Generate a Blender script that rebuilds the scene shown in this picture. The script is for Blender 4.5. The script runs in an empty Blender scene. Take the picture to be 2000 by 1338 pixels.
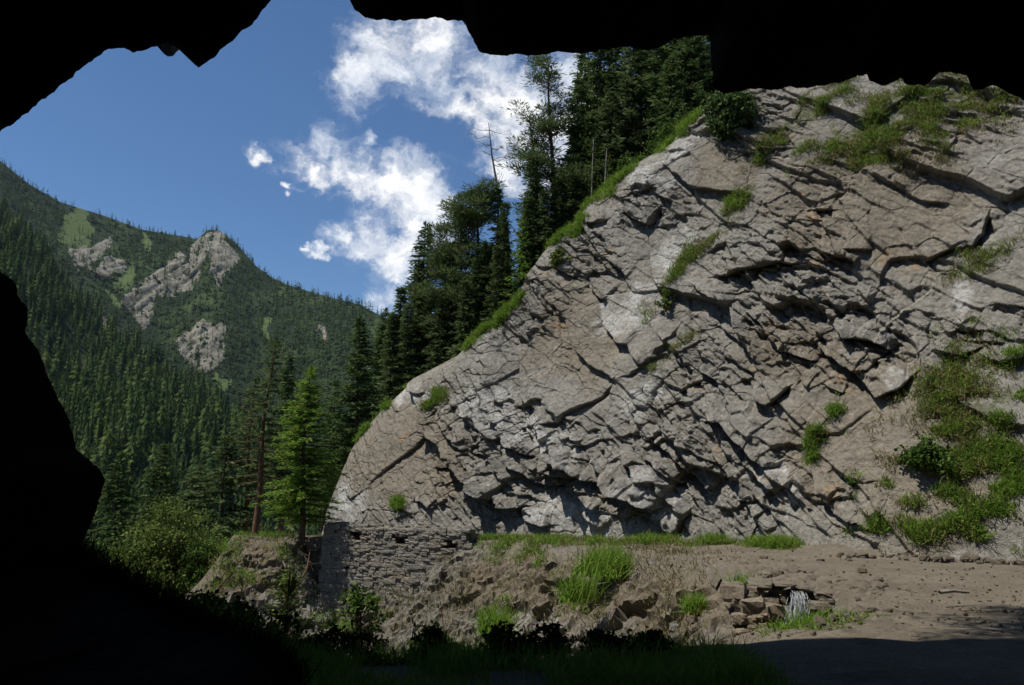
import bpy, math, random
import numpy as np
from mathutils import Vector
SC = bpy.context.scene
COL = SC.collection
# ------------------------------------------------------------------ camera, sky, sun, exposure
F = 1570.0                       # focal length in pixels of the 2000 px wide photograph
EYE = np.array((0.0, 0.0, 1.65))
PITCH = math.atan(301.0 / F)
CP, SP = math.cos(PITCH), math.sin(PITCH)
cam = bpy.data.cameras.new('camera'); camo = bpy.data.objects.new('camera', cam); COL.objects.link(camo)
camo.location = EYE; camo.rotation_euler = (math.pi/2 + PITCH, 0, 0)
cam.sensor_width = 36.0; cam.lens = 36.0 * F / 2000.0; cam.clip_start = 0.05; cam.clip_end = 20000
SC.camera = camo
SUN = np.array((-0.42, -0.10, 0.90)); SUN /= np.linalg.norm(SUN)
SUN_EL = math.asin(SUN[2]); SUN_AZ = math.atan2(SUN[0], SUN[1])
SKY_STRENGTH = 0.088
SUN_STRENGTH = 5.0
EXPOSURE = 0.35
SC.view_settings.view_transform = 'Standard'; SC.view_settings.look = 'None'
SC.view_settings.exposure = EXPOSURE; SC.view_settings.gamma = 1.0
SC.cycles.max_bounces = 6; SC.cycles.diffuse_bounces = 3; SC.cycles.transparent_max_bounces = 8
SC.cycles.use_denoising = True
sl = bpy.data.lights.new('sun', 'SUN'); so = bpy.data.objects.new('sun', sl); COL.objects.link(so)
sl.energy = SUN_STRENGTH; sl.angle = math.radians(0.5); sl.color = (1.0, 0.95, 0.87)
so.rotation_euler = Vector(SUN).to_track_quat('Z', 'Y').to_euler(); so.location = (-20, -30, 60)

def ray(px, py):
    a = (np.asarray(px, float) - 1000) / F; b = (669 - np.asarray(py, float)) / F
    return np.stack([a + 0*b, CP - SP*b + 0*a, SP + CP*b + 0*a], -1)
def at(px, py, Y):
    """point in the place seen at photo pixel (px, py) standing at forward distance Y"""
    d = ray(px, py); return EYE + d * (np.asarray(Y, float) / d[..., 1])[..., None]
def proj(X):
    v = np.asarray(X, float) - EYE
    f = v[..., 1]*CP + v[..., 2]*SP; u = -v[..., 1]*SP + v[..., 2]*CP
    f = np.where(f < 0.05, 0.05, f)
    return 1000 + F*v[..., 0]/f, 669 - F*u/f

# ------------------------------------------------------------------ node helpers
class NT:
    def __init__(s, tree): s.t = tree; s.t.nodes.clear()
    def n(s, typ, **kw):
        nd = s.t.nodes.new(typ); ins = kw.pop('i', {})
        for k, v in kw.items(): setattr(nd, k, v)
        for k, v in ins.items():
            sk = nd.inputs[k]
            if isinstance(v, bpy.types.NodeSocket): s.t.links.new(v, sk)
            else: sk.default_value = v
        return nd
    def link(s, a, b): s.t.links.new(a, b)
    def math(s, op, a, b=0.0, c=0.0, clamp=False):
        return s.n('ShaderNodeMath', operation=op, use_clamp=clamp, i={0: a, 1: b, 2: c}).outputs[0]
    def mix(s, f, a, b):
        def c4(v): return v if isinstance(v, bpy.types.NodeSocket) else (*v[:3], 1.0)
        nd = s.n('ShaderNodeMix', data_type='RGBA', i={0: f, 6: c4(a), 7: c4(b)}); return nd.outputs[2]
    def ramp(s, f, lo, hi, a=0.0, b=1.0):
        return s.n('ShaderNodeMapRange', interpolation_type='SMOOTHSTEP', i={0: f, 1: lo, 2: hi, 3: a, 4: b}).outputs[0]
    def noise(s, vec, scale, detail=4.0, rough=0.55, out=0):
        return s.n('ShaderNodeTexNoise', i={'Vector': vec, 'Scale': scale, 'Detail': detail, 'Roughness': rough}).outputs[out]
    def attr(s, name): return s.n('ShaderNodeAttribute', attribute_name=name).outputs['Fac']

# ------------------------------------------------------------------ world: Nishita sky with clouds
W = bpy.data.worlds.new('World'); SC.world = W; W.use_nodes = True
w = NT(W.node_tree)
sky = w.n('ShaderNodeTexSky', sky_type='NISHITA', sun_disc=False, sun_elevation=SUN_EL, sun_rotation=SUN_AZ,
          altitude=1800, air_density=1.0, dust_density=0.3, ozone_density=2.6)
tc = w.n('ShaderNodeTexCoord').outputs['Generated']
def vmath(op, a, b=None, scale=None):
    nd = w.n('ShaderNodeVectorMath', operation=op); 
    for k, v in ((0, a), (1, b)):
        if v is None: continue
        if isinstance(v, bpy.types.NodeSocket): w.link(v, nd.inputs[k])
        else: nd.inputs[k].default_value = v
    if scale is not None: nd.inputs['Scale'].default_value = scale
    return nd
nz = w.noise(tc, 9.0, 6.0, 0.6, out=1)
nz2 = w.noise(tc, 34.0, 5.0, 0.6, out=1)
o1 = vmath('SCALE', vmath('SUBTRACT', nz, (.5, .5, .5)).outputs[0], scale=0.085).outputs[0]
o2 = vmath('SCALE', vmath('SUBTRACT', nz2, (.5, .5, .5)).outputs[0], scale=0.045).outputs[0]
wd = vmath('ADD', vmath('ADD', tc, o1).outputs[0], o2).outputs[0]
CLOUDS = [(700,150,50),(675,165,34),(735,92,56),(790,135,52),(850,80,56),(865,150,56),(920,205,52),(965,140,74),(1020,180,84),(1090,140,90),
          (1010,255,56),(950,255,34),(985,330,40),(1080,270,80),(1150,210,86),(500,306,16),(524,336,15),(545,362,10),(575,302,36),(620,302,42),(660,325,40),
          (606,345,28),(700,345,40),(728,296,17),(765,368,44),(820,368,46),(790,425,58),(725,440,46),(668,445,34),(705,482,40),(770,490,50),
          (835,420,46),(745,525,34),(785,545,40),(735,588,28),(765,575,34),(620,484,14),(643,407,7),(562,392,8),(590,478,9)]
m = None
for cx, cy, r in CLOUDS:
    d = ray(cx, cy); d = d / np.linalg.norm(d)
    dist = vmath('DISTANCE', wd, tuple(d)).outputs['Value']
    b = w.math('MULTIPLY_ADD', dist, -F/(r*1.25), 1.0)
    m = b if m is None else w.n('ShaderNodeMath', operation='SMOOTH_MAX', i={0: m, 1: b, 2: 0.25}).outputs[0]
wst = w.n('ShaderNodeMapping', i={'Vector': wd, 'Rotation': (0, math.radians(-35), 0), 'Scale': (.62, 1, 1.35)}).outputs[0]
fine = w.noise(wst, 19.0, 9.0, 0.61)
dens = w.math('ADD', m, w.math('MULTIPLY_ADD', fine, 3.0, -1.52))
mask = w.math('POWER', w.ramp(dens, -0.25, 1.10), 1.35)
shade = w.ramp(w.noise(wst, 11.0, 8.0, 0.62), 0.36, 0.60)
ccol = w.mix(shade, (5.6, 6.3, 7.5), (10.4, 10.3, 10.2))
skyb = w.n('ShaderNodeHueSaturation', i={'Color': sky.outputs[0], 'Saturation': 1.16, 'Value': 1.0}).outputs[0]
bgc = w.mix(w.math('MULTIPLY', mask, 0.97), skyb, ccol)
bg = w.n('ShaderNodeBackground', i={'Color': bgc, 'Strength': SKY_STRENGTH})
wo = w.n('ShaderNodeOutputWorld'); w.link(bg.outputs[0], wo.inputs[0])

# ------------------------------------------------------------------ numpy noise
def h2(ix, iy, seed):
    with np.errstate(over='ignore'):
        h = (ix.astype(np.int64)*374761393 + iy.astype(np.int64)*668265263 + seed*1274126177) & 0xffffffff
        h = ((h ^ (h >> 13)) * 1274126177) & 0xffffffff
        h = ((h ^ (h >> 16)) * 2246822519) & 0xffffffff
        h = h ^ (h >> 15)
    return (h & 0xffffff) / float(0xffffff)
def vn(x, y, seed=0):
    x = np.asarray(x, float); y = np.asarray(y, float)
    ix = np.floor(x); iy = np.floor(y); fx = x-ix; fy = y-iy
    fx = fx*fx*fx*(fx*(fx*6-15)+10); fy = fy*fy*fy*(fy*(fy*6-15)+10)
    a = h2(ix, iy, seed); b = h2(ix+1, iy, seed); c = h2(ix, iy+1, seed); d = h2(ix+1, iy+1, seed)
    return (a+(b-a)*fx)*(1-fy) + (c+(d-c)*fx)*fy
def fbm(x, y, oct=4, seed=0, gain=0.5):
    s = 0; a = 1; t = 0
    for o in range(oct):
        s = s + a*(vn(x*2**o + 17.3*o, y*2**o - 9.1*o, seed+o)*2-1); t += a; a *= gain
    return s/t
def ridged(x, y, oct=4, seed=0):
    s = 0; a = 1; t = 0
    for o in range(oct):
        s = s + a*(1-np.abs(vn(x*2**o+5.7*o, y*2**o+3.3*o, seed+o)*2-1)); t += a; a *= .5
    return s/t
def worley(x, y, seed, jit=0.8):
    ix = np.floor(x); iy = np.floor(y)
    F1 = np.full(x.shape, 9.0); F2 = F1.copy(); cx = np.zeros_like(x); cy = cx.copy(); DX = cx.copy(); DY = cx.copy()
    for i in (-1, 0, 1):
        for j in (-1, 0, 1):
            gx = ix+i; gy = iy+j
            ox = gx + .5 + jit*(h2(gx, gy, seed)-.5); oy = gy + .5 + jit*(h2(gx, gy, seed+7)-.5)
            dx = x-ox; dy = y-oy; d = np.maximum(np.abs(dx), np.abs(dy))*.6 + np.sqrt(dx*dx+dy*dy)*.4
            nearer = d < F1
            F2 = np.where(nearer, F1, np.minimum(F2, d)); F1 = np.where(nearer, d, F1)
            cx = np.where(nearer, gx, cx); cy = np.where(nearer, gy, cy); DX = np.where(nearer, dx, DX); DY = np.where(nearer, dy, DY)
    return F1, F2, cx, cy, DX, DY
def sstep(a, b, x):
    t = np.clip((x-a)/(b-a), 0, 1); return t*t*(3-2*t)
def seg_dist(x, y, pts):
    """distance to a polyline, signed side (left of travel > 0), and fraction along it"""
    best = np.full(np.shape(x), 1e9); side = np.zeros(np.shape(x)); fr = np.zeros(np.shape(x))
    pts = np.asarray(pts, float); L = np.r_[0, np.cumsum(np.hypot(*np.diff(pts, axis=0).T))]
    for k in range(len(pts)-1):
        ax, ay = pts[k]; bx, by = pts[k+1]; ex, ey = bx-ax, by-ay; ll = ex*ex+ey*ey
        t = np.clip(((x-ax)*ex+(y-ay)*ey)/ll, 0, 1); dx = x-ax-t*ex; dy = y-ay-t*ey; d = np.hypot(dx, dy)
        m_ = d < best; best = np.where(m_, d, best)
        side = np.where(m_, ex*(y-ay)-ey*(x-ax), side); fr = np.where(m_, (L[k]+t*math.sqrt(ll))/L[-1], fr)
    return best, side, fr
def in_poly(x, y, pts):
    pts = np.asarray(pts, float); r = np.zeros(np.shape(x), bool); j = len(pts)-1
    for i in range(len(pts)):
        xi, yi = pts[i]; xj, yj = pts[j]
        if yi != yj: r ^= ((yi > y) != (yj > y)) & (x < (xj-xi)*(y-yi)/(yj-yi)+xi)
        j = i
    return r
def blob(px, py, lst, soft=0.5):
    """soft union of ellipses (cx, cy, rx, ry, angle in degrees) in photo pixels"""
    r = np.zeros(np.shape(px)); px, py = px + 26*fbm(px/45, py/45, 4, 301), py + 26*fbm(px/45+70, py/45, 4, 302)
    for e in lst:
        cx, cy, rx, ry = e[:4]; a = math.radians(e[4] if len(e) > 4 else 0)
        u = (px-cx)*math.cos(a)+(py-cy)*math.sin(a); v = -(px-cx)*math.sin(a)+(py-cy)*math.cos(a)
        r = np.maximum(r, 1-sstep(1-soft, 1+soft, np.sqrt((u/rx)**2+(v/ry)**2)))
    return r

# ------------------------------------------------------------------ mesh helpers
def mesh(name, V, Fc, mat, parent=None, smooth=False, attrs=None, loc=None):
    V = np.asarray(V, np.float32).reshape(-1, 3); Fc = np.asarray(Fc, np.int32); k = Fc.shape[1]
    me = bpy.data.meshes.new(name)
    me.vertices.add(len(V)); me.vertices.foreach_set('co', V.ravel())
    me.loops.add(Fc.size); me.loops.foreach_set('vertex_index', Fc.ravel())
    me.polygons.add(len(Fc)); me.polygons.foreach_set('loop_start', np.arange(0, Fc.size, k, dtype=np.int32))
    me.update(calc_edges=True)
    me.polygons.foreach_set('use_smooth', np.full(len(Fc), smooth, bool))
    for an, av in (attrs or {}).items():
        a = me.attributes.new(an, 'FLOAT', 'POINT'); a.data.foreach_set('value', np.asarray(av, np.float32).ravel())
    me.update()
    if mat: me.materials.append(mat)
    o = bpy.data.objects.new(name, me); COL.objects.link(o)
    if parent: o.parent = parent
    if loc is not None: o.location = loc
    return o
def grid_faces(nr, nc, flip=False):
    i = np.arange(nr*nc).reshape(nr, nc)
    a, b, c, d = i[:-1, :-1].ravel(), i[:-1, 1:].ravel(), i[1:, 1:].ravel(), i[1:, :-1].ravel()
    return np.stack([a, d, c, b] if flip else [a, b, c, d], 1)
def quads(name, Q, mat, parent=None, attrs=None, loc=None):
    Q = np.asarray(Q, np.float32); n = len(Q)
    return mesh(name, Q.reshape(-1, 3), np.arange(n*4).reshape(n, 4), mat, parent, False, attrs, loc)
class MB:
    """collects tubes and boxes into one quad mesh"""
    def __init__(s): s.V = []; s.F = []; s.n = 0
    def add(s, V, Fc): s.V.append(np.asarray(V, float)); s.F.append(np.asarray(Fc)+s.n); s.n += len(V)
    def tube(s, pts, rad, sides=6):
        pts = np.asarray(pts, float); n = len(pts); rad = np.broadcast_to(np.asarray(rad, float), (n,))
        T = np.gradient(pts, axis=0); T /= np.linalg.norm(T, axis=1)[:, None]+1e-9
        ref = np.where(np.abs(T[:, 2:3]) > .9, np.array([[1., 0, 0]]), np.array([[0, 0, 1.]]))
        A = np.cross(T, ref); A /= np.linalg.norm(A, axis=1)[:, None]+1e-9; B = np.cross(T, A)
        th = np.arange(sides)*2*math.pi/sides
        V = pts[:, None] + rad[:, None, None]*(A[:, None]*np.cos(th)[None, :, None] + B[:, None]*np.sin(th)[None, :, None])
        i = np.arange(n*sides).reshape(n, sides); j = np.roll(i, -1, 1)
        s.add(V.reshape(-1, 3), np.stack([i[:-1].ravel(), j[:-1].ravel(), j[1:].ravel(), i[1:].ravel()], 1))
    def build(s, name, mat, parent=None, smooth=True, **k): return mesh(name, np.concatenate(s.V), np.concatenate(s.F), mat, parent, smooth, **k)
def stone(rng, c, size, rot=None, sub=3, rough=.13, box=.55):
    """a worn block: a cube sphere pushed between a box and an ellipsoid with noise; returns V, F"""
    n = sub+1; t = np.linspace(-1, 1, n); V = []; Fc = []; off = 0
    for ax in range(3):
        for sg in (-1, 1):
            u, v = np.meshgrid(t, t, indexing='ij'); p = np.zeros((n, n, 3)); p[..., ax] = sg; p[..., (ax+1) % 3] = u*sg; p[..., (ax+2) % 3] = v
            V.append(p.reshape(-1, 3)); Fc.append(grid_faces(n, n)+off); off += n*n
    V = np.concatenate(V); Fc = np.concatenate(Fc)
    S = V/np.linalg.norm(V, axis=1)[:, None]; P = V*box + S*(1-box)*1.25
    q = np.round(V*50).astype(int); sd = rng.integers(1e6)
    hx = h2(q[:, 0]*131+q[:, 1], q[:, 2]*17+q[:, 1]*7, int(sd)); hy = h2(q[:, 0]*71+q[:, 2], q[:, 1]*19-q[:, 0], int(sd)+3); hz = h2(q[:, 2]*37-q[:, 1], q[:, 0]*23+q[:, 1], int(sd)+5)
    P = P + (np.stack([hx, hy, hz], 1)-.5)*2*rough
    P = P*np.asarray(size)/2
    if rot is not None: P = P @ rot.T
    return P + np.asarray(c), Fc
def rotz(a):
    c, s_ = math.cos(a), math.sin(a); return np.array([[c, -s_, 0], [s_, c, 0], [0, 0, 1]])
def rotx(a):
    c, s_ = math.cos(a), math.sin(a); return np.array([[1, 0, 0], [0, c, -s_], [0, s_, c]])
def roty(a):
    c, s_ = math.cos(a), math.sin(a); return np.array([[c, 0, s_], [0, 1, 0], [-s_, 0, c]])
def tag(o, label, cat, group=None, kind=None):
    if label: o['label'] = label
    if cat: o['category'] = cat
    if group: o['group'] = group
    if kind: o['kind'] = kind
    return o
def structure(o): o['kind'] = 'structure'; return o

# ------------------------------------------------------------------ materials
def new_mat(name):
    m_ = bpy.data.materials.new(name); m_.use_nodes = True; return m_, NT(m_.node_tree)
def finish(n, col, rough=0.9, bump=None, spec=0.2, normal_strength=0.5, dist=0.05, extra=None):
    p = n.n('ShaderNodeBsdfPrincipled', i={'Roughness': rough, 'Specular IOR Level': spec})
    if isinstance(col, bpy.types.NodeSocket): n.link(col, p.inputs['Base Color'])
    else: p.inputs['Base Color'].default_value = (*col, 1)
    if bump is not None:
        b = n.n('ShaderNodeBump', i={'Strength': normal_strength, 'Distance': dist, 'Height': bump}); n.link(b.outputs[0], p.inputs['Normal'])
    o = n.n('ShaderNodeOutputMaterial'); n.link(p.outputs[0], o.inputs[0]); return p
def rock_mat(name, A, B, PALE, DARK, s=1.0, moss=(0.07, 0.085, 0.03)):
    AV = sum(A)/.52; m_, n = new_mat(name); P = n.n('ShaderNodeTexCoord').outputs['Object']
    big = n.noise(P, .22*s, 5, .6); mid = n.noise(P, 1.1*s, 6, .65); fin = n.noise(P, 7.0*s, 6, .7)
    mp = n.n('ShaderNodeMapping', i={'Vector': P, 'Rotation': (0, math.radians(38), 0), 'Scale': (.5, .5, 3.2)}).outputs[0]
    streak = n.noise(mp, .9*s, 6, .65)
    c = n.mix(n.ramp(n.math('MULTIPLY_ADD', n.attr('brown'), .38, n.math('MULTIPLY', big, .8)), .34, .68), A, B)
    c = n.mix(n.math('MULTIPLY', n.ramp(streak, .53, .75), .55), c, DARK)
    c = n.mix(n.math('MULTIPLY', n.ramp(n.math('ADD', mid, n.math('MULTIPLY', n.attr('pale'), .30)), .58, .92), .75), c, PALE)
    c = n.mix(n.ramp(n.math('ADD', n.noise(P, 2.3*s, 6, .7), n.math('MULTIPLY', n.attr('moss'), .30)), .66, .90), c, moss)
    c = n.mix(n.math('MULTIPLY', n.ramp(n.noise(P, 3.1*s, 8, .75), .55, .75), .40), c, DARK)
    wv = n.n('ShaderNodeVectorMath', operation='ADD', i={0: n.n('ShaderNodeMapping', i={'Vector': P, 'Rotation': (0, math.radians(38), 0), 'Scale': (.8*s, .8*s, 2.6*s)}).outputs[0], 1: n.noise(P, 1.3*s, 4, .6, 1)}).outputs[0]
    ck = n.n('ShaderNodeTexVoronoi', feature='DISTANCE_TO_EDGE', i={'Vector': wv, 'Scale': .75}).outputs['Distance']
    ckm = n.math('MULTIPLY', n.ramp(ck, .0, .022, 1.0, 0.0), n.ramp(n.noise(P, .6*s, 3), .42, .6))
    ms_ = n.n('ShaderNodeMapping', i={'Vector': P, 'Scale': (1.6*s, 1.6*s, .16*s)}).outputs[0]
    c = n.mix(n.math('MULTIPLY', n.ramp(n.noise(ms_, 1.0, 6, .68), .54, .70), .42), c, DARK)
    c = n.mix(n.math('MULTIPLY', n.ramp(n.noise(P, .75*s, 7, .72), .60, .70), .45), c, (.30*AV, .185*AV, .085*AV))
    c = n.mix(n.math('MULTIPLY', n.ramp(n.noise(P, 1.7*s, 7, .74), .61, .70), .50), c, PALE)
    c = n.mix(n.math('MULTIPLY', ckm, .38), c, DARK)
    c = n.mix(n.math('MULTIPLY', n.ramp(n.noise(P, 4.3*s, 4, .6), .60, .72), .30), c, (.20*AV, .15*AV, .085*AV))
    v = n.n('ShaderNodeHueSaturation', i={'Color': c, 'Value': n.ramp(fin, .25, .75, .62, 1.40)}).outputs[0]
    bh = n.math('ADD', n.math('MULTIPLY', fin, .5), n.math('ADD', n.noise(P, 26*s, 5, .7), n.math('MULTIPLY_ADD', streak, .9, n.math('MULTIPLY', ckm, -.45))))
    finish(n, v, .92, bh, .15, .75, .09/s); return m_
M = {}
M['cliff'] = rock_mat('cliff_rock', (.206, .195, .170), (.186, .163, .127), (.40, .395, .37), (.054, .049, .041))
M['bank'] = rock_mat('bank_earth', (.140, .127, .102), (.138, .114, .080), (.26, .245, .215), (.07, .056, .04), 1.4)
M['wallstone'] = rock_mat('wall_stone', (.195, .182, .155), (.19, .165, .13), (.28, .265, .235), (.08, .073, .062), 2.0)
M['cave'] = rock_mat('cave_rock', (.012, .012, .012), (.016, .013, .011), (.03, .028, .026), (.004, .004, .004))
def soil_mat(name, A, B, C, s=1.0, bumpd=.05):
    m_, n = new_mat(name); P = n.n('ShaderNodeTexCoord').outputs['Object']
    c = n.mix(n.ramp(n.noise(P, .5*s, 5, .6), .35, .65), A, B)
    c = n.mix(n.math('MULTIPLY', n.ramp(n.noise(P, 5*s, 7, .7), .52, .72), .7), c, C)
    f_ = n.noise(P, 22*s, 6, .7)
    c = n.n('ShaderNodeHueSaturation', i={'Color': c, 'Value': n.ramp(f_, .3, .7, .75, 1.25)}).outputs[0]
    finish(n, c, .95, n.math('ADD', f_, n.noise(P, 4*s, 5, .6)), .1, .7, bumpd); return m_
M['road'] = soil_mat('road_dirt', (.140, .119, .090), (.108, .092, .069), (.195, .17, .135), 1.0, .06)
M['forest_floor'] = soil_mat('forest_floor', (.020, .030, .012), (.030, .038, .016), (.05, .045, .03), .02, 1.0)
def leaf_mat(name, A, B, C=None, trans=.25, clump=.6):
    m_, n = new_mat(name); P = n.n('ShaderNodeTexCoord').outputs['Object']
    r = n.n('ShaderNodeNewGeometry').outputs['Random Per Island']
    c = n.mix(n.ramp(n.noise(P, clump, 3, .6), .35, .65), A, B)
    if C is not None: c = n.mix(n.ramp(r, .80, 1.0), c, C)
    c = n.n('ShaderNodeHueSaturation', i={'Color': c, 'Value': n.math('MULTIPLY_ADD', r, .8, .6)}).outputs[0]
    d = n.n('ShaderNodeBsdfDiffuse', i={'Color': c}); t = n.n('ShaderNodeBsdfTranslucent', i={'Color': c})
    x = n.n('ShaderNodeMixShader', i={0: trans, 1: d.outputs[0], 2: t.outputs[0]})
    o = n.n('ShaderNodeOutputMaterial'); n.link(x.outputs[0], o.inputs[0]); return m_
M['spruce'] = leaf_mat('spruce_needles', (.056, .096, .030), (.080, .122, .040), (.11, .14, .05), .32)
M['pine'] = leaf_mat('pine_needles', (.066, .100, .036), (.092, .128, .048), (.12, .14, .06), .32)
M['larch'] = leaf_mat('larch_needles', (.115, .215, .030), (.155, .250, .040), (.20, .23, .05), .45)
M['broad'] = leaf_mat('broad_leaves', (.050, .095, .020), (.075, .125, .028), (.12, .15, .04), .3)
M['olive'] = leaf_mat('shrub_leaves', (.078, .118, .028), (.11, .150, .038), (.15, .16, .05), .3)
M['darkleaf'] = leaf_mat('shade_darkened_leaves', (.018, .030, .010), (.026, .040, .014), None, .2)  # greens darkened to put the cave-mouth shade into the leaf colour
M['grass'] = leaf_mat('grass_blades', (.125, .235, .030), (.165, .265, .040), (.20, .19, .06), .4)
M['drygrass'] = leaf_mat('dry_grass_blades', (.13, .14, .045), (.20, .165, .08), (.28, .23, .13), .3)
def far_mat():
    m_, n = new_mat('far_conifers'); r = n.n('ShaderNodeNewGeometry').outputs['Random Per Island']; t = n.attr('tint')
    c = n.mix(t, (.030, .062, .022), (.092, .126, .036)); c = n.mix(n.ramp(t, .93, .95), c, (.10, .13, .045))
    c = n.n('ShaderNodeHueSaturation', i={'Color': c, 'Value': n.math('MULTIPLY_ADD', r, .7, .65)}).outputs[0]
    d = n.n('ShaderNodeBsdfDiffuse', i={'Color': c}); tr = n.n('ShaderNodeBsdfTranslucent', i={'Color': c})
    x = n.n('ShaderNodeMixShader', i={0: .2, 1: d.outputs[0], 2: tr.outputs[0]}); o = n.n('ShaderNodeOutputMaterial'); n.link(x.outputs[0], o.inputs[0]); return m_
M['farforest'] = far_mat()
def bark_mat(name, A, B):
    m_, n = new_mat(name); P = n.n('ShaderNodeTexCoord').outputs['Object']
    mp = n.n('ShaderNodeMapping', i={'Vector': P, 'Scale': (6, 6, 1.2)}).outputs[0]
    f_ = n.noise(mp, 2.0, 6, .7)
    finish(n, n.mix(n.ramp(f_, .35, .65), A, B), .95, f_, .1, .8, .04); return m_
M['bark'] = bark_mat('conifer_bark', (.055, .038, .026), (.12, .078, .05))
M['redbark'] = bark_mat('red_bark', (.07, .04, .025), (.17, .095, .055))
M['deadwood'] = bark_mat('dead_wood', (.16, .14, .12), (.28, .25, .21))
M['palebark'] = bark_mat('pale_bark', (.25, .23, .2), (.42, .40, .36))

# ------------------------------------------------------------------ the cliff
A_ = np.array((-9.2, 40.0)); B_ = np.array((14.7, 23.5)); LEN = np.linalg.norm(B_-A_)
T_ = (B_-A_)/LEN; N_ = np.array((T_[1], -T_[0])); N_ = N_ if N_[1] < 0 else -N_
LEAN = 0.42
RIDGE = [(655,1005),(662,945),(672,890),(700,840),(735,798),(765,770),(800,738),(850,712),(885,692),(915,660),(945,630),(985,596),(1010,560),(1030,520),
         (1065,470),(1100,440),(1130,405),(1165,370),(1220,322),(1290,285),(1330,240),(1385,190),(1440,120),(1520,40)]
def plane_sv(px, py):
    """where the ray of a photo pixel meets the leaning cliff plane: metres along it and height"""
    d = ray(px, py); n3 = np.array((N_[0], N_[1], -LEAN)); n3[2] = LEAN   # n.(X-A) + lean*z = 0 on the plane (leans away with height)
    a0 = np.array((A_[0], A_[1], 0.0)); t = ((a0-EYE) @ n3)/(d @ n3); X = EYE + d*t[..., None]
    return (X[..., :2]-A_) @ T_, X[..., 2]
rp = np.array(RIDGE, float); rs, rv = plane_sv(rp[:, 0], rp[:, 1])
rs[0] = min(rs[0], rs[1]-.05); rs = np.maximum.accumulate(rs + np.arange(len(rs))*1e-4)
def vtop(s): 
    return np.minimum(np.interp(s, rs, rv, right=None) + np.maximum(0, s-rs[-1])*.35, 34) 
S0 = float(rs[0]) - .15; S1 = LEN + 16
def px_of_sv(s, v): 
    X = np.stack([A_[0]+T_[0]*s-N_[0]*LEAN*v, A_[1]+T_[1]*s-N_[1]*LEAN*v, v], -1); return proj(X)
LINES = [  # fractures seen on the face, in photo pixels, with how far (m) the rock above juts out
 ([(1309,329),(1327,342),(1363,373),(1408,378),(1466,387)],.45),([(1603,416),(1636,418)],.5),([(1403,545),(1448,536),(1497,530),(1533,521),(1578,525)],.6),
 ([(1609,503),(1654,506),(1681,521)],.45),([(1659,494),(1706,492)],.3),([(1372,566),(1403,584),(1442,600)],.6),([(1475,620),(1511,651),(1542,692)],.45),
 ([(1609,571),(1636,598),(1662,624)],.4),([(1515,598),(1552,622)],.35),([(1636,634),(1659,660),(1712,665),(1753,683)],.5),
 ([(1721,660),(1748,625),(1793,589),(1822,569)],-.35),([(1685,656),(1708,616)],-.2),([(1934,423),(1923,459),(1896,490)],-.5),
 ([(1807,512),(1851,490),(1896,481)],.35),([(1941,598),(2010,609)],.25),([(1870,647),(1928,651),(1985,671)],.35),([(1870,662),(1923,674),(1968,676)],.3),
 ([(1528,686),(1560,698),(1610,711)],.6),([(1604,676),(1640,702),(1676,726),(1692,742),(1724,772),(1760,760),(1794,733)],.9),
 ([(1676,722),(1704,726),(1736,690),(1758,676)],.35),([(1644,654),(1680,666),(1720,670),(1750,683)],.4),([(1836,694),(1880,698),(1918,685)],.45),
 ([(1920,702),(1960,707),(2010,697)],.8),([(1376,726),(1400,738),(1426,756)],.35),([(1482,780),(1516,790),(1554,765)],.55),([(1578,748),(1598,763)],.35),
 ([(1622,757),(1658,771)],.4),([(1280,850),(1312,878),(1348,914),(1390,956)],.65),([(1252,874),(1292,914),(1334,948)],.6),([(1196,918),(1240,966),(1284,996)],.75),
 ([(1392,820),(1424,814),(1448,842),(1480,874),(1526,908)],1.0),([(1286,1028),(1312,1038),(1342,996)],.45),([(1544,930),(1568,958),(1602,996)],.5),
 ([(1606,922),(1624,958),(1648,990),(1680,1002),(1735,1023)],.95),([(1592,822),(1614,844)],.3),([(1446,969),(1486,975)],.45),([(1488,914),(1516,944),(1546,984)],.3),
 ([(796,757),(838,771)],.4),([(860,809),(884,837),(923,880)],.5),([(919,805),(938,829),(939,872)],.5),([(938,810),(959,833),(991,861)],.35),
 ([(1019,736),(1030,773),(1056,829),(1069,846)],.35),([(1067,826),(1101,822),(1142,792),(1183,777),(1211,745)],.35),([(994,866),(1022,874),(1050,890)],.5),
 ([(1041,844),(1071,863),(1093,889),(1123,904),(1164,930),(1198,934),(1235,949),(1284,986)],1.1),([(990,880),(1015,904),(1048,934),(1088,946)],.8),
 ([(1056,908),(1086,923),(1121,931)],.6),([(946,877),(972,890)],.6),([(934,940),(959,960),(989,979),(1028,984)],.9),([(852,909),(901,903)],.4),
 ([(820,971),(845,992)],.4),([(1123,941),(1153,975),(1177,992)],.6),([(1187,949),(1215,992)],.5),([(1131,994),(1162,1040)],.4),([(1011,986),(1033,1016),(1069,1025)],.4),
 ([(1198,654),(1232,672),(1267,719)],.4),([(688,952),(706,977)],.3),([(1232,423),(1273,440),(1295,412)],.6),([(1247,387),(1278,361),(1293,380),(1324,396)],.45),
 ([(1145,435),(1188,428)],.4),([(1091,462),(1129,483)],.35),([(1033,516),(1081,521)],.3),([(1087,515),(1125,541)],.5),([(1150,554),(1183,586)],.5),
 ([(1181,628),(1210,662),(1231,679)],.45),([(1198,515),(1231,541)],.3),([(1700,345),(1745,362),(1800,395),(1860,405)],.25),([(1335,770),(1390,745)],.2),
 ([(1410,640),(1450,665),(1500,720)],.3),([(1330,640),(1290,700),(1230,740)],-.25),([(1560,560),(1600,600)],.3),([(1390,500),(1430,480)],.25)]
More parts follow.
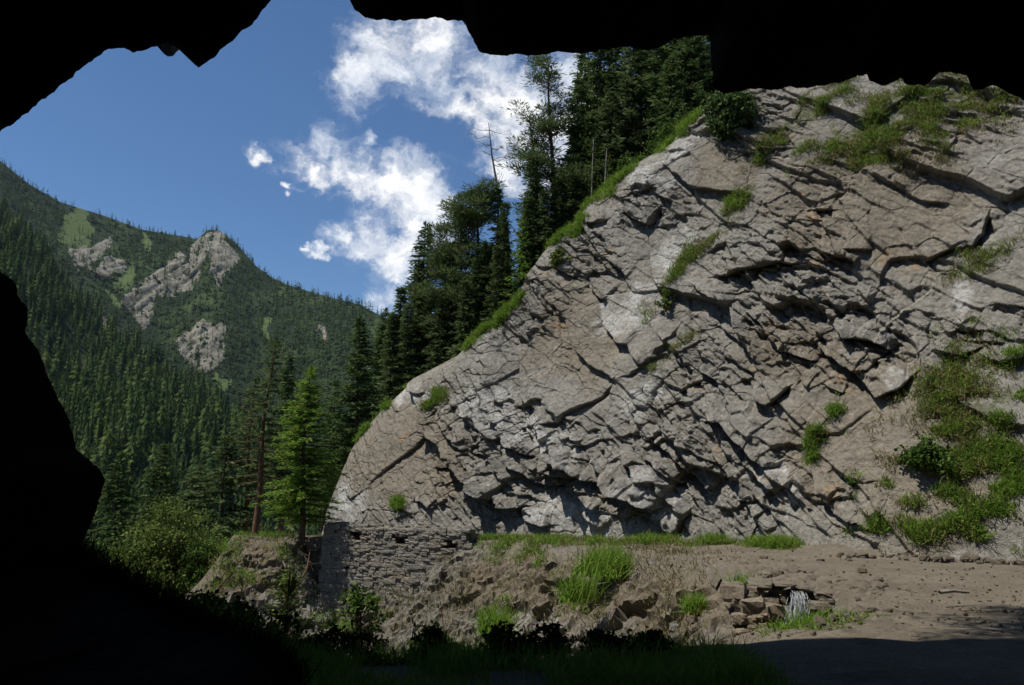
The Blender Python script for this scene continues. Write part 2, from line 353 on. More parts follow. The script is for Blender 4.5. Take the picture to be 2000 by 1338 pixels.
BLOCKY = [(1120,900,240,70,28),(1330,890,120,110,40),(1480,930,140,100,30),(1640,960,110,60,20),(1600,560,170,90,25),(1530,640,120,70,40),(1690,690,110,60,10),
          (1130,490,90,50,25),(1270,400,80,45,10),(1890,660,120,50,0),(1420,740,110,60,20),(950,930,110,80,30),(1460,250,60,110,90),(1900,210,120,60,0),(1010,600,60,100,80)]
PALE = [(810,775,70,30,25),(960,800,70,60,30),(1060,850,90,35,30),(1330,290,60,30,-30),(1270,360,60,30,20),(1880,590,25,35),(1330,500,40,60,60),(1390,180,40,30),
        (1240,600,40,90,55),(1260,780,60,30,-30),(1530,940,70,30,20),(1120,1010,140,40,10),(1760,735,25,12),(1910,735,35,30),(1290,960,60,50,30),(700,990,40,60)]
BROWN = [(780,880,110,90),(1130,660,90,90),(1640,400,130,110),(1750,420,120,110),(1740,830,110,120),(1830,900,120,150),(1560,690,90,60),(1430,340,60,50),(1620,890,60,90),(870,930,50,50)]
MOSS = [(1600,230,90,22,-35),(1700,260,110,30,-20),(1800,200,120,35,-10),(1690,310,80,25,-20),(1440,420,40,15,-50),(1360,500,110,10,-50),(1300,560,50,8,-50),
        (1920,510,90,16,-30),(1320,700,60,9,-45),(960,620,45,14,-45),(850,790,20,20),(1230,300,90,14,-32),(1620,850,40,10,-60),(1510,300,60,15,-40),(1900,780,80,120)]
def cliff_disp(s, v, px, py):
    wx = fbm(s*.22, v*.22, 2, 11)*1.0; wy = fbm(s*.22+40, v*.22, 2, 12)*1.0
    blk = blob(px, py, BLOCKY, .6); blk = np.clip(blk*.85 + .45*fbm(s*.4, v*.4, 3, 21), 0, 1)
    d = 1.0*fbm(s*.09, v*.09, 3, 5) + .22*fbm(s*.24+9, v*.24, 3, 6)
    # two joint sets: beds dipping to the right, joints climbing to the right
    a1 = math.radians(-45); a2 = math.radians(48)
    def cells(La, Lb, seed, wamp, kx=.5, ky=1.0):
        jx_ = .035*fbm(s*2.6, v*2.6, 3, seed+3); jy_ = .035*fbm(s*2.6+9, v*2.6, 3, seed+4)
        u = ((s+wx*wamp+jx_)*math.cos(a1)+(v+wy*wamp+jy_)*math.sin(a1))/La; q = ((s+wx*wamp+jx_)*math.cos(a2)+(v+wy*wamp+jy_)*math.sin(a2))/Lb
        F1, F2, cx, cy, DX, DY = worley(u, q, seed, .85); r = h2(cx, cy, seed+31); tx = (h2(cx, cy, seed+37)-.5)*2; ty = h2(cx, cy, seed+41)
        return (r-.5) + tx*DX*kx - (.25+ty)*DY*ky, F2-F1
    c1, e1 = cells(6.5, 3.6, 101, .9, .8, .9); c2, e2 = cells(1.8, 1.0, 102, .35, .8, 1.1); c3, e3 = cells(.80, .43, 103, .2, .9, 1.1); c4, e4 = cells(.37, .19, 104, .12, .8, 1.0)
    mid = sstep(.25, .6, .3+blk+.35*fbm(s*.5, v*.5, 2, 23))
    d = d + .48*c1 + (.10+.27*blk)*c2*mid + (.06+.25*blk)*c3*(.3+.7*mid) + (.028+.125*blk)*c4
    def soft(q):
        q = np.concatenate([q[:1], (q[:-2]+2*q[1:-1]+q[2:])/4, q[-1:]]); return np.concatenate([q[:, :1], (q[:, :-2]+2*q[:, 1:-1]+q[:, 2:])/4, q[:, -1:]], 1)
    d = soft(d)
    c5, e5 = cells(.24, .085, 105, .2); d = d + (.006+.04*blk)*c5
    d = d - .05*(1-sstep(0, .04, e1)) - (.03+.10*blk)*(1-sstep(0, .06, e2)) - (.04*blk)*(1-sstep(0, .07, e3))
    d = d + .02*fbm(s*1.9, v*1.9, 5, 51, .65) + .03*ridged((s*.79-v*.62)*.7, (s*.62+v*.79)*4.5, 4, 55)
    low = np.zeros_like(d)
    # drawn fractures
    jx = px + 7*fbm(s*1.3, v*1.3, 3, 61); jy = py + 7*fbm(s*1.3+20, v*1.3, 3, 62)
    for pts, amp in LINES:
        p = np.array(pts, float)
        sel = (jx > p[:, 0].min()-110) & (jx < p[:, 0].max()+110) & (jy > p[:, 1].min()-110) & (jy < p[:, 1].max()+110)
        if not sel.any(): continue
        q = np.where(sel)
        dd, sd, fr = seg_dist(jx[q], jy[q], p); ln = np.hypot(*np.diff(p, axis=0).T).sum()
        # image y runs down: with x increasing, negative side = above the line
        up = sstep(-3.2, 3.2, -np.sign(sd)*np.sign(amp)*dd); am = abs(amp)*1.2
        end = sstep(0, .12, fr)*sstep(0, .12, 1-fr)*.75+.25; end = np.where((fr <= 0) | (fr >= 1), .25*np.exp(-dd/8), end)
        add = (up*am*.65*np.exp(-dd/(22+ln*.12)) - (1-up)*am*.6*np.exp(-dd/(10+ln*.06)))*end
        d[q] += add; low[q] += up*am*.30*np.exp(-dd/13.0)*end
    return d, low, blk
def build_cliff():
    s1d = np.r_[np.linspace(S0, LEN+2, 930), np.linspace(LEN+2, S1, 90)[1:]]; nc = len(s1d); nf = 680
    f = np.linspace(0, 1, nf)[:, None]; vt = vtop(s1d)[None, :]
    v = -0.8 + (vt+0.8)*f; s = np.broadcast_to(s1d[None, :], v.shape).copy()
    px, py = px_of_sv(s, v)
    d, low, blk = cliff_disp(s, v, px, py)
    near_top = np.exp(-(vt-v)/1.2); d = d*(1-.75*near_top) - .0*near_top
    d = d*(1-.7*np.exp(-(s-S0)/1.0))
    back = LEAN*v + .5*np.exp(-(vt-v)/.8)
    # overgrown talus swelling out at the right foot
    tal = sstep(19, 27, s)*np.clip(1-v/8.5, 0, 1)**1.2*2.6; d = d*(1-.35*np.clip(tal, 0, 1)) + tal
    d = d - .25*sstep(1.2, 0, v)
    z = v - low
    X = np.stack([A_[0]+T_[0]*s+N_[0]*(d-back), A_[1]+T_[1]*s+N_[1]*(d-back), z], -1)
    # the hill behind the ridge
    nb = 36; bd = np.linspace(0, 1, nb)[1:, None]**1.5*22
    top = X[-1]; sB = np.broadcast_to(s1d[None, :], (nb-1, nc))
    Bk = np.stack([top[:, 0]-N_[0]*bd+0*sB, top[:, 1]-N_[1]*bd+0*sB, top[:, 2]-.42*bd+.5*fbm(sB*.4, bd*.4+0*sB, 4, 71)*sstep(0, 2, bd)], -1)
    V = np.concatenate([X, Bk]); nr = nf+nb-1
    PX, PY = px, py; z0 = np.zeros((nb-1, nc))
    at_ = {'pale': np.concatenate([blob(PX, PY, PALE), z0]), 'brown': np.concatenate([blob(PX, PY, BROWN), z0]), 'moss': np.concatenate([np.maximum(blob(PX, PY, MOSS), np.exp(-(vt-v)/.7)*.8), z0+1.0])}
    o = structure(mesh('cliff', V.reshape(-1, 3), grid_faces(nr, nc), M['cliff'], None, False, at_))
    return X, PX, PY, s, v, Bk
CX, CPX, CPY, CS, CV, CBK = build_cliff()
def cliff_behind(px, d):
    """ground point on the hill d metres behind the ridge seen at photo column px"""
    rpx, _ = proj(CX[-1]); k = int(np.argmin(np.abs(rpx-px) + (CS[-1] > LEN)*1e3)); p = CX[-1, k]
    return np.array((p[0]-N_[0]*d, p[1]-N_[1]*d, p[2]-.42*d-.1))
def along_ray_behind(px, d):
    """ground point on that hill lying on the sight line column px"""
    for q in np.linspace(px-260, px+260, 131):
        p = cliff_behind(q, d); x, _ = proj(p)
        if x >= px: return p
    return p

# ------------------------------------------------------------------ ground: gully, bank and shelf; the dirt road
EDGE = [(-24,40),(-18,38.2),(-13.2,36.6),(-8.5,36.1),(-1.8,33.0),(1.2,29.7),(3.4,27.0),(5.0,22.5),(5.3,18.5),(4.5,15.5),(3.9,14.85),(4.6,14.8),(5.65,14.85),(5.45,13.2),(4.75,11.9),(3.9,11.2),(2.9,10.6),(2.0,9.9),(0,8.9),(-3,8.3),(-6,8.2),(-9,7.6),(-14,6)]
WALL_A = np.array((-8.0, 35.4)); WALL_B = np.array((-1.85, 32.4)); WT = (WALL_B-WALL_A)/np.linalg.norm(WALL_B-WALL_A); WN = np.array((WT[1], -WT[0])); WN = WN if WN[1] < 0 else -WN
WLEN = np.linalg.norm(WALL_B-WALL_A)
def wall_foot(a): return np.interp(a, [-1.4, -.5, 0, 1.7, 2.4, 4.9, 5.5, 6.4, WLEN, WLEN+.6], [-.4, -1.9, -2.8, -3.0, -2.0, -1.85, -.9, -.6, -.3, -.1])
def ground_z(x, y):
    d, _, _ = seg_dist(x, y, EDGE); poly = EDGE + [(-60, 3), (-60, 40)]
    ins = in_poly(x, y, poly); sd = np.where(ins, d, -d)
    sd = sd + .35*fbm(x*.6, y*.6, 4, 81)*sstep(-.2, .8, sd)*sstep(15, 17.5, y)
    dep = np.where(sd < 3.4, 1.12*sd, 1.12*3.4+.35*(sd-3.4)); dep = np.where(sd > 0, dep, 0)
    z = -dep
    z = z - .35*np.maximum(0, -x-11)*sstep(0, 2, sd)
    left = np.maximum(0, -x-12.5+.8*fbm(y*.5, x*.3, 3, 82))*sstep(20, 27, y); z = z - left*1.15               # the spur falls away to the valley on the left
    nearl = sstep(11, 8.4, y)*np.clip(-x-2.0, 0, 9)*.48; z = z + nearl                    # the shelf climbs to the cave wall
    a = (x-WALL_A[0])*WT[0]+(y-WALL_A[1])*WT[1]; fr = (x-WALL_A[0])*WN[0]+(y-WALL_A[1])*WN[1]
    onw = (a > -1.4) & (a < WLEN+.3) & (fr > -.45) & (fr < 6)
    z = np.where(onw, np.minimum(z, wall_foot(a)-.95*np.maximum(fr, 0)), z)
    road = np.clip(-sd, 0, 1); rise = .02
    z = z + .05*fbm(x*.9, y*.9, 4, 83) + np.where(sd > 0.1, (.22*fbm(x*.8, y*.8+z, 5, 84)+.18*ridged(x*1.1+z, y*.7, 3, 85)-.1)*sstep(.1, 1.2, sd), 0)
    z = z - .35*sstep(30, 40, y)*sstep(0, -1, sd)
    return z, sd
def build_ground():
    xs = np.r_[np.linspace(-400, -26, 30), np.linspace(-26, 8, 470)[1:], np.linspace(8, 400, 40)[1:]]
    ys = np.r_[np.linspace(-60, 3, 20), np.linspace(3, 42, 540)[1:], np.linspace(42, 600, 40)[1:]]
    x, y = np.meshgrid(xs, ys); z, sd = ground_z(x, y)
    z = np.where((y > 43) | (x < -27), np.minimum(z, -3-.25*np.maximum(0, y-43)), z); z = np.maximum(z, -150)
    # roughen the bank in three dimensions with broken ledges
    e = .02; zx = np.gradient(z, axis=1)/np.gradient(x, axis=1); zy = np.gradient(z, axis=0)/np.gradient(y, axis=0)
    n = np.stack([-zx, -zy, np.ones_like(z)], -1); n /= np.linalg.norm(n, axis=-1)[..., None]
    k = sstep(.2, 1.0, sd)*(np.abs(x) < 24)
    F1, F2, cx, cy, DX, DY = worley((x+.3*z)*1.3, (z*1.6+y*.6), 91); c = h2(cx, cy, 92)-.5+DX*.5
    F1b, F2b, cxb, cyb, _, _ = worley((x+.2*z)*3.1, (z*3.6+y*1.2), 93); c2 = h2(cxb, cyb, 94)-.5
    c = c - DY*.5; dd = k*((.20+.16*sstep(0, 3, x))*c + .17*c2 + .22*fbm(x*2.5, (z+y)*2.5, 5, 95, .6))
    V = np.stack([x, y, z], -1) + n*dd[..., None]
    V[..., 2] -= .05*(sd <= .1)
    px, py = proj(V)
    br = blob(px, py, [(1050,1150,160,60),(1330,1180,120,60),(500,1120,120,60)], .6)
    pl = blob(px, py, [(1030,1210,90,40),(480,1210,90,40),(600,1110,40,40),(640,1190,60,40)], .6)
    ms = blob(px, py, [(450,1060,50,20,-30),(960,1080,60,25),(1140,1150,40,40),(680,1210,60,30)], .6)*.9
    global GV, GSD; GV = V.reshape(-1, 3); GSD = sd.ravel()
    return structure(mesh('ground', V.reshape(-1, 3), grid_faces(*z.shape), M['bank'], None, False, {'pale': pl, 'brown': br, 'moss': ms}))
build_ground()
def build_road():
    xs = np.linspace(-22, 27, 330); ys = np.linspace(-9, 46, 370); x, y = np.meshgrid(xs, ys)
    d, _, _ = seg_dist(x, y, EDGE); ins = in_poly(x, y, EDGE+[(-60, 3), (-60, 40)]); out = np.where(ins, -d, d)
    cl = (x-A_[0])*N_[0]+(y-A_[1])*N_[1]       # metres in front of the cliff foot
    out = out + .25*fbm(x*.8, y*.8, 3, 88)
    z, _ = ground_z(x, y)
    berm = .28*np.exp(-((cl-1.2)/.7)**2)*(.4+.6*vn(x*1.2, y*1.2, 97))*sstep(4, 12, x)
    z = .05*fbm(x*.5, y*.5, 3, 98) + .025*fbm(x*3, y*3, 4, 99) + berm - .35*sstep(30, 40, y) - .012 + .03*sstep(.1, .8, out) - .5*(1-sstep(-.3, .1, out))
    rx, ry = proj(np.stack([x, y, z], -1)); rgh = blob(rx, ry, [(1600,1170,170,60),(1480,1110,120,30),(1700,1215,90,30)], .6); z = z + rgh*(.16*(ridged(x*1.6, y*1.6, 4, 120)-.55)+.10*fbm(x*5, y*5, 4, 121, .6))
    rut = np.exp(-((cl-2.2)/.25)**2)+np.exp(-((cl-3.7)/.25)**2); z = z - .08*rut*sstep(5, 0, np.abs(x-6)-6)
    Fc = grid_faces(*z.shape); k = (out > -.25) & (cl > -1.5) & (x > -12.6); kf = k.ravel()[Fc].all(1)
    Fc = Fc[kf]; used = np.unique(Fc); remap = np.full(x.size, -1); remap[used] = np.arange(len(used))
    return structure(mesh('road', np.stack([x, y, z], -1).reshape(-1, 3)[used], remap[Fc], M['road']))
build_road()

# ------------------------------------------------------------------ the cave the view is taken from
OUTL = [(0,258,5.2),(75,205,5.2),(112,172,5.2),(165,130,5.2),(212,95,5.2),(236,94,5.2),(262,102,5.2),(300,90,5.2),(345,77,5.2),(372,76,5.2),(376,92,5.2),(374,108,5.2),(388,135,5.2),(408,122,5.2),(432,95,5.2),(470,65,5.2),
        (505,35,5.2),(530,0,5.3),(548,-60,5.5),(600,-120,5.6),(655,-70,5.8),(688,-10,6),(690,20,6),(722,38,6),(770,42,6),(830,38,6),(852,32,6),(880,40,6),(908,40,6),(915,62,6),(930,85,6),(938,102,6),(975,106,6),(1010,104,6),
        (1045,110,6),(1090,104,6),(1140,104,6),(1200,94,5.9),(1290,92,5.8),(1318,76,5.8),(1345,70,5.7),(1385,72,5.7),(1388,130,5.6),(1392,172,5.6),(1415,186,5.6),(1445,176,5.6),(1530,172,5.6),(1620,166,5.6),(1660,155,5.6),(1692,145,5.6),
        (1696,160,5.6),(1720,168,5.6),(1745,163,5.6),(1762,152,5.6),(1766,164,5.6),(1812,166,5.6),(1822,152,5.6),(1834,139,5.6),(1862,142,5.6),(1890,150,5.6),(1898,175,5.6),(1915,172,5.6),(1940,166,5.6),(1968,178,5.6),(1992,192,5.6),(2060,205,5.6),(2180,260,5.4),
        (2300,480,5.2),(2350,900,5),(2320,1300,4.8),(2200,1600,4.6),(1700,1750,4.4),(1000,1780,4.4),(700,1700,4.5),(600,1480,4.6),(575,1330,4.7),(520,1262,4.8),(440,1236,4.9),(360,1205,5),(290,1168,5.1),(230,1138,5.2),(180,1108,5.2),(158,1085,5.3),(160,1060,5.3),(176,1020,5.3),(198,968,5.3),(206,938,5.3),(190,910,5.3),(150,875,5.3),
        (138,835,5.3),(125,795,5.3),(108,765,5.3),(86,716,5.3),(80,690,5.3),(50,652,5.3),(56,604,5.3),(36,580,5.3),(26,546,5.3),(0,530,5.3),(-60,515,5.2),(-130,450,5.2),(-110,340,5.2),(-50,290,5.2)]
def build_cave():
    P = np.array(OUTL, float); P = np.vstack([P, P[:1]]); L = np.r_[0, np.cumsum(np.hypot(*np.diff(P[:, :2], axis=0).T))]
    n = 1700; t = np.linspace(0, L[-1], n, endpoint=False)
    px, py, Y = (np.interp(t, L, P[:, k]) for k in range(3))
    jag = 7*fbm(t/30, t*0, 5, 201, .65); jag2 = 7*fbm(t/30, t*0+50, 5, 202, .65); px = px+jag; py = py+jag2
    R0 = at(px, py, Y); C = np.array((0.3, 0, 1.8)); rings = []
    def ring(scale, dy, rough, seed):
        r = R0.copy(); r[:, [0, 2]] = C[[0, 2]] + (R0[:, [0, 2]]-C[[0, 2]])*scale; r[:, 1] += dy
        q = rough*fbm(t/160, t*0+dy*.35+seed, 5, 210, .6); r[:, [0, 2]] += (R0[:, [0, 2]]-C[[0, 2]])/2.5*np.maximum(q, -.06)[:, None]; r[:, 1] += rough*.5*fbm(t/120, t*0+dy+9, 3, 215); return r
    spec = [(1.35,-16,.2),(1.6,-13,.5),(1.55,-9,.5),(1.5,-6,.45),(1.45,-4.2,.4),(1.38,-3.1,.3),(1.3,-2.2,.25),(1.24,-1.5,.2),(1.18,-1.0,.15),(1.12,-.6,.1),(1.06,-.3,.06),(1.02,-.1,.02),(1.0,0,0),
            (1.03,.08,.02),(1.1,.25,.04),(1.22,.75,.05),(1.40,1.75,.06),(1.62,2.75,.10),(1.9,2.75,.12),(2.3,2.6,.15),(2.8,2.3,.2),(3.6,1.8,.3),(4.8,.6,.4),(6.5,-2,.6),(9,-15,1.5),(9,-30,.5)]  # outer rings jut forward out of view, shaped to set the shadow edge
    rings = [ring(a, b, c, i*0.0) for i, (a, b, c) in enumerate(spec)]
    # close the far end of the tunnel
    cap = [C*np.array((1, 0, 1)) + np.array((0, -11.5, 0)) + (rings[0]-rings[0].mean(0))*k for k in (.02, .4)]
    V = np.stack(cap + rings); nr = len(V); V = np.concatenate([V, V[:, :1]], 1)
    z = np.zeros(V.shape[:2])
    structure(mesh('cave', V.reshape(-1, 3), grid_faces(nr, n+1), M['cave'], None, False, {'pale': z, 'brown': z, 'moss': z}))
build_cave()
#PART2
# ------------------------------------------------------------------ far mountain and the wooded hillside
ROCKS = [[(374,480),(395,456),(436,451),(448,480),(469,513),(444,530),(428,558),(415,546),(411,497),(395,521),(382,554),(366,521)],
 [(325,513),(354,484),(362,513),(374,562),(345,575),(304,579),(300,612),(284,640),(247,608),(230,591),(263,562),(304,534)],
 [(362,645),(399,624),(440,636),(436,698),(415,727),(395,723),(345,690),(341,673)],
 [(127,484),(181,484),(222,462),(214,488),(185,517),(177,534),(152,525),(140,501)],
 [(189,521),(222,497),(247,513),(247,534),(197,546)],[(620,635),(638,645),(642,672),(625,664)],[(200,615),(212,620),(216,660),(204,650)]]
MEADOWS = [[(108,470),(125,430),(160,395),(175,410),(150,450),(140,480)],[(225,545),(262,520),(262,560),(240,575)],[(280,450),(300,470),(290,490),(276,470)],[(123,472),(140,427),(150,405),(185,443),(181,472),(160,484)],[(218,554),(247,542),(263,554),(222,566)],[(400,725),(430,735),(455,748),(440,765)],[(515,620),(525,612),(524,662),(514,662)],[(205,560),(222,575),(240,600),(228,604)]]
m_, n_ = new_mat('mountain'); P_ = n_.n('ShaderNodeTexCoord').outputs['Object']
c_ = n_.mix(n_.ramp(n_.noise(P_, .010, 6, .65), .45, .68), (.014, .025, .010), (.050, .075, .024))
mp_ = n_.n('ShaderNodeMapping', i={'Vector': P_, 'Rotation': (0, math.radians(20), 0), 'Scale': (1, .6, .28)}).outputs[0]
r1 = n_.mix(n_.ramp(n_.noise(mp_, .07, 7, .72), .36, .62), (.115, .107, .086), (.215, .203, .170))
r1 = n_.mix(n_.math('MULTIPLY', n_.ramp(n_.noise(mp_, .11, 7, .75), .5, .62), .85), r1, (.05, .055, .03))
c_ = n_.mix(n_.ramp(n_.attr('rock'), .35, .6), c_, r1)
c_ = n_.mix(n_.ramp(n_.attr('meadow'), .35, .6), c_, (.072, .104, .034))
finish(n_, c_, .95, n_.noise(P_, .06, 8, .7), .1, .8, 8.0); M['mountain'] = m_
def masks_far(px, py):
    jx = px + 9*fbm(px/14, py/14, 4, 401); jy = py + 9*fbm(px/14+31, py/14, 4, 402)
    r = np.zeros(np.shape(px)); g = r.copy()
    for q in ROCKS: r = np.maximum(r, in_poly(jx, jy, q)*1.0)
    r = r*(fbm(px/9+3, py/13, 4, 405) > -.42)
    for q in MEADOWS: g = np.maximum(g, in_poly(jx, jy, q)*1.0)
    return r*(1-g), g
def far_slope(name, ridge, Rd, foot, zf, treeh, amp, seed, px0, px1, nc, nr, pw=1.0):
    ridge = np.array(ridge, float); pxs = np.linspace(px0, px1, nc)
    ry = np.interp(pxs, ridge[:, 0], ridge[:, 1]); R = np.interp(pxs, Rd[0], Rd[1])
    top = at(pxs, ry, R); top[:, 2] -= treeh*.8
    dirx = (pxs-1000)/F; dirx = top[:, 0]/top[:, 1]
    wv = np.linspace(0, 1, nr)[:, None]
    Y = foot + (R[None, :]-foot)*wv; Z = zf + (top[None, :, 2]-zf)*wv**pw
    Xx = dirx[None, :]*Y
    rel = np.sin(math.pi*np.clip(wv, 0, 1))**.7
    g = 1.5*(ridged((Xx+.25*Y)/amp/5, (Y*.55)/amp/5, 5, seed) - .62)
    Z = Z + amp*g*rel
    V = np.stack([Xx, Y, Z], -1); px, py = proj(V); rk, md = masks_far(px, py)
    fade = 1-wv**10; V[..., 2] += fade*rk*4*fbm(Xx/14, Z/40, 4, seed+5); V[..., 1] -= fade*rk*(26*(ridged((Xx-.45*Z)/40, Z/260, 5, seed+6)-.55)+20*(ridged((Xx-.3*Z)/11, Z/70, 4, seed+8)-.5))
    bk = np.linspace(0, 1, 8)[1:, None]
    Bk = np.stack([V[-1, :, 0]+0*bk, V[-1, :, 1]+bk*R*.6, V[-1, :, 2]-bk*R*.35], -1)
    A = np.concatenate([V, Bk]); z0 = np.zeros(Bk.shape[:2])
    structure(mesh(name, A.reshape(-1, 3), grid_faces(len(A), nc), M['mountain'], None, True, {'rock': np.concatenate([rk, z0]), 'meadow': np.concatenate([md, z0])}))
    return V
MT = far_slope('mountain', [(-600,60),(-200,205),(0,302),(60,350),(120,384),(200,409),(280,438),(340,448),(385,456),(397,448),(404,440),(414,438),(432,441),(447,451),(462,465),(482,488),(500,508),(530,530),(560,544),(640,568),(700,582),(745,604),(800,640),(1000,740),(1300,860)],
   ([-600, 0, 420, 750, 1300], [1500, 1500, 1650, 1400, 1200]), 760, -190, 15, 95, 411, -600, 1250, 520, 230)
HS = far_slope('hillside', [(-900,-250),(-300,190),(0,360),(60,420),(103,468),(140,520),(181,568),(230,615),(288,652),(349,712),(395,738),(430,762),(500,810),(620,900),(800,1000),(1000,1100)],
   ([-900, 0, 430, 1000], [850, 760, 600, 480]), 150, -70, 20, 38, 431, -900, 1000, 320, 220)
def far_tree(rng, nq, slim, pw=.85):
    """one conifer of unit height: nq drooping sprays around a cone"""
    h = rng.random(nq)**.85*.94; a = rng.random(nq)*2*math.pi; rad = (1-h)**pw*np.minimum(1, .45+h*3)*slim*(.75+.5*rng.random(nq))*(.7+.3*np.cos(h*40+a))
    c, s_ = np.cos(a), np.sin(a); tw = slim*(.30 if nq < 60 else .105)*(1.15-h)*(.7+.6*rng.random(nq)); z0 = h+.06
    p0 = np.stack([c*rad*.05, s_*rad*.05, z0+.05], -1); tip = np.stack([c*rad, s_*rad, z0-.05-.10*(1-h)*rng.random(nq)], -1); mid = (p0+tip)/2
    sd = np.stack([-s_*tw, c*tw, 0*c-.01], -1)
    q = np.stack([p0, mid+sd, tip, mid-sd], 1)
    k = 5; top = np.stack([[(0, 0, 1.03), (math.cos(t)*.02, math.sin(t)*.02, .93), (math.cos(t)*.05, math.sin(t)*.05, .82), (-math.sin(t)*.02, math.cos(t)*.02, .93)] for t in rng.random(k)*6.3])
    return np.concatenate([q, top])
def scatter_far(V, n, rng, hmin, hmax, tmpl, keep, name, label, near_w=0.0, jag=.4):
    nr, nc, _ = V.shape; out = []; tint = []
    r = rng.random(n*3)**(1+near_w)*(nr-1.001); c = rng.random(n*3)*(nc-1.001)
    i, j = r.astype(int), c.astype(int); fr, fc = (r-i)[:, None], (c-j)[:, None]
    P = (V[i, j]*(1-fr)+V[i+1, j]*fr)*(1-fc)+(V[i, j+1]*(1-fr)+V[i+1, j+1]*fr)*fc
    px, py = proj(P); rk, md = masks_far(px, py); dens = vn(P[:, 0]/60, P[:, 1]/60, 455)
    ok = (rng.random(len(P)) < np.where(rk > .5, .12, np.where(md > .5, .10, 1.0))) & keep(px, py) & (rng.random(len(P)) < .45+.7*dens)
    P = P[ok][:n]; m = len(P); H = hmin+(hmax-hmin)*rng.random(m)**1.5; ang = rng.random(m)*6.28; ti = rng.integers(len(tmpl), size=m)
    for k, t in enumerate(tmpl):
        s_ = ti == k
        if not s_.any(): continue
        ca, sa = np.cos(ang[s_])[:, None, None], np.sin(ang[s_])[:, None, None]; hh = H[s_][:, None, None]
        x, y, z = t[None, :, :, 0], t[None, :, :, 1], t[None, :, :, 2]
        q = np.stack([x*ca-y*sa, x*sa+y*ca, z+0*ca], -1)*hh[..., None] + P[s_][:, None, None, :] - np.array((0, 0, .5))
        out.append(q.reshape(-1, 4, 3)); tint.append(np.repeat(rng.random(len(q)), q.shape[1]*4))
    o = quads(name, np.concatenate(out), M['farforest'], None, {'tint': np.concatenate(tint)}); tag(o, label, 'forest', None, 'stuff'); return o
rng = np.random.default_rng(5)
scatter_far(MT, 28000, rng, 8, 18, [far_tree(rng, 22, (.18, .23, .28, .34, .40, .15)[k], (.95, .8, .7, .5, .45, 1.0)[k]) for k in range(6)], lambda x, y: (x > -380) & (x < 950), 'forest', 'dark conifer forest covering the far rocky peak and its ridge')
scatter_far(HS, 6500, rng, 8, 21, [far_tree(rng, 190, (.16, .20, .25, .30, .36, .13, .28)[k], (.95, .85, .75, .5, .42, 1.1, .6)[k]) for k in range(7)], lambda x, y: (x > -420) & (x < 980) & (y < 1300), 'forest', 'dense dark conifer wood on the nearer valley slope at left', .15)

# ------------------------------------------------------------------ tree builders
def sprays(P, D, L, Wd, rng, lift=0.0):
    """pointed flat sprays: P roots, D unit directions, L lengths, Wd widths -> quads"""
    n = len(P); r = rng.normal(size=(n, 3)); S = np.cross(D, r); S /= np.linalg.norm(S, axis=1)[:, None]+1e-9
    mid = P + D*(L*.5)[:, None]; tip = P + D*L[:, None] + np.array((0, 0, 1.0))*lift
    return np.stack([P, mid+S*Wd[:, None], tip, mid-S*Wd[:, None]], 1)
def unit(v): return v/(np.linalg.norm(v, axis=-1, keepdims=True)+1e-9)
def tree_root(name, base, label, cat, group=None):
    e = bpy.data.objects.new(name, None); COL.objects.link(e); e.location = base; e.empty_display_size = .5; return tag(e, label, cat, group)
def conifer(name, base, H, R, seed, label, leaf='spruce', bark='bark', start=.1, gap=.30, nb=6, spl=.42, droop=.25, dens=1.0, pw=.8, lean=(0, 0), group=None, bare=0.0):
    rng = np.random.default_rng(seed); e = tree_root(name, base, label, 'tree', group); mb = MB(); lb = MB()
    nz_ = 9; zz = np.linspace(-.4, H, nz_); tp = np.stack([lean[0]*(zz/H)**2+.06*np.sin(zz*.9+seed), lean[1]*(zz/H)**2+.06*np.cos(zz*.7+seed), zz], -1); mb.tube(tp, np.linspace(.014*H+.05, .015, nz_), 7)
    Q = []; h = start*H
    while h < H*.985:
        f = (h/H-start)/(1-start); rr = R*(1-f)**pw*(.35+.65*min(1, f*6+.3)); k = max(3, int(round(nb*(.7+.5*rng.random()))))
        c0 = np.array((np.interp(h, zz, tp[:, 0]), np.interp(h, zz, tp[:, 1]), h))
        for b in range(k):
            a = rng.random()*6.283; Lb = max(.18, rr*(.55+.6*rng.random())); d0 = np.array((math.cos(a), math.sin(a), .30*f+.05-.1*rng.random()))
            m = max(3, int(Lb/.20*dens)); t = np.linspace(.12, 1, m); pts = c0 + d0*(Lb*t)[:, None]; pts[:, 2] += -droop*Lb*t**2 + .12*Lb*t**3*droop*4
            if Lb > .5: lb.tube(np.vstack([c0, pts[[m//2, -1]]]), [.012+.012*Lb, .012+.006*Lb, .004], 3)
            if rng.random() < bare*(1-f): continue
            side = np.array((-math.sin(a), math.cos(a), 0))
            for sg in (-1, 0, 1, -1, 1):
                D = unit(np.array((math.cos(a), math.sin(a), -.05))*(.9 if sg else 1.2) + side*sg*1.0 + rng.normal(size=(m, 3))*.28 + np.array((0, 0, -.15*droop*2)))
                L = spl*(1.1-.45*t)*(.7+.6*rng.random(m))*min(1, .45+Lb*.6); Q.append(sprays(pts+rng.normal(size=(m, 3))*.04, D, L, L*.12, rng))
        h += gap*(.75+.5*rng.random())*(1.15-.5*f)
    n = 8; Q.append(sprays(np.tile(tp[-1]-np.array((0, 0, .35)), (n, 1)), unit(rng.normal(size=(n, 3))*.3+np.array((0, 0, 1.))), np.full(n, .4), np.full(n, .05), rng))
    mb.build('trunk', M[bark], e)
    if lb.n: lb.build('branches', M[bark], e)
    quads('crown', np.concatenate(Q), M[leaf], e); return e
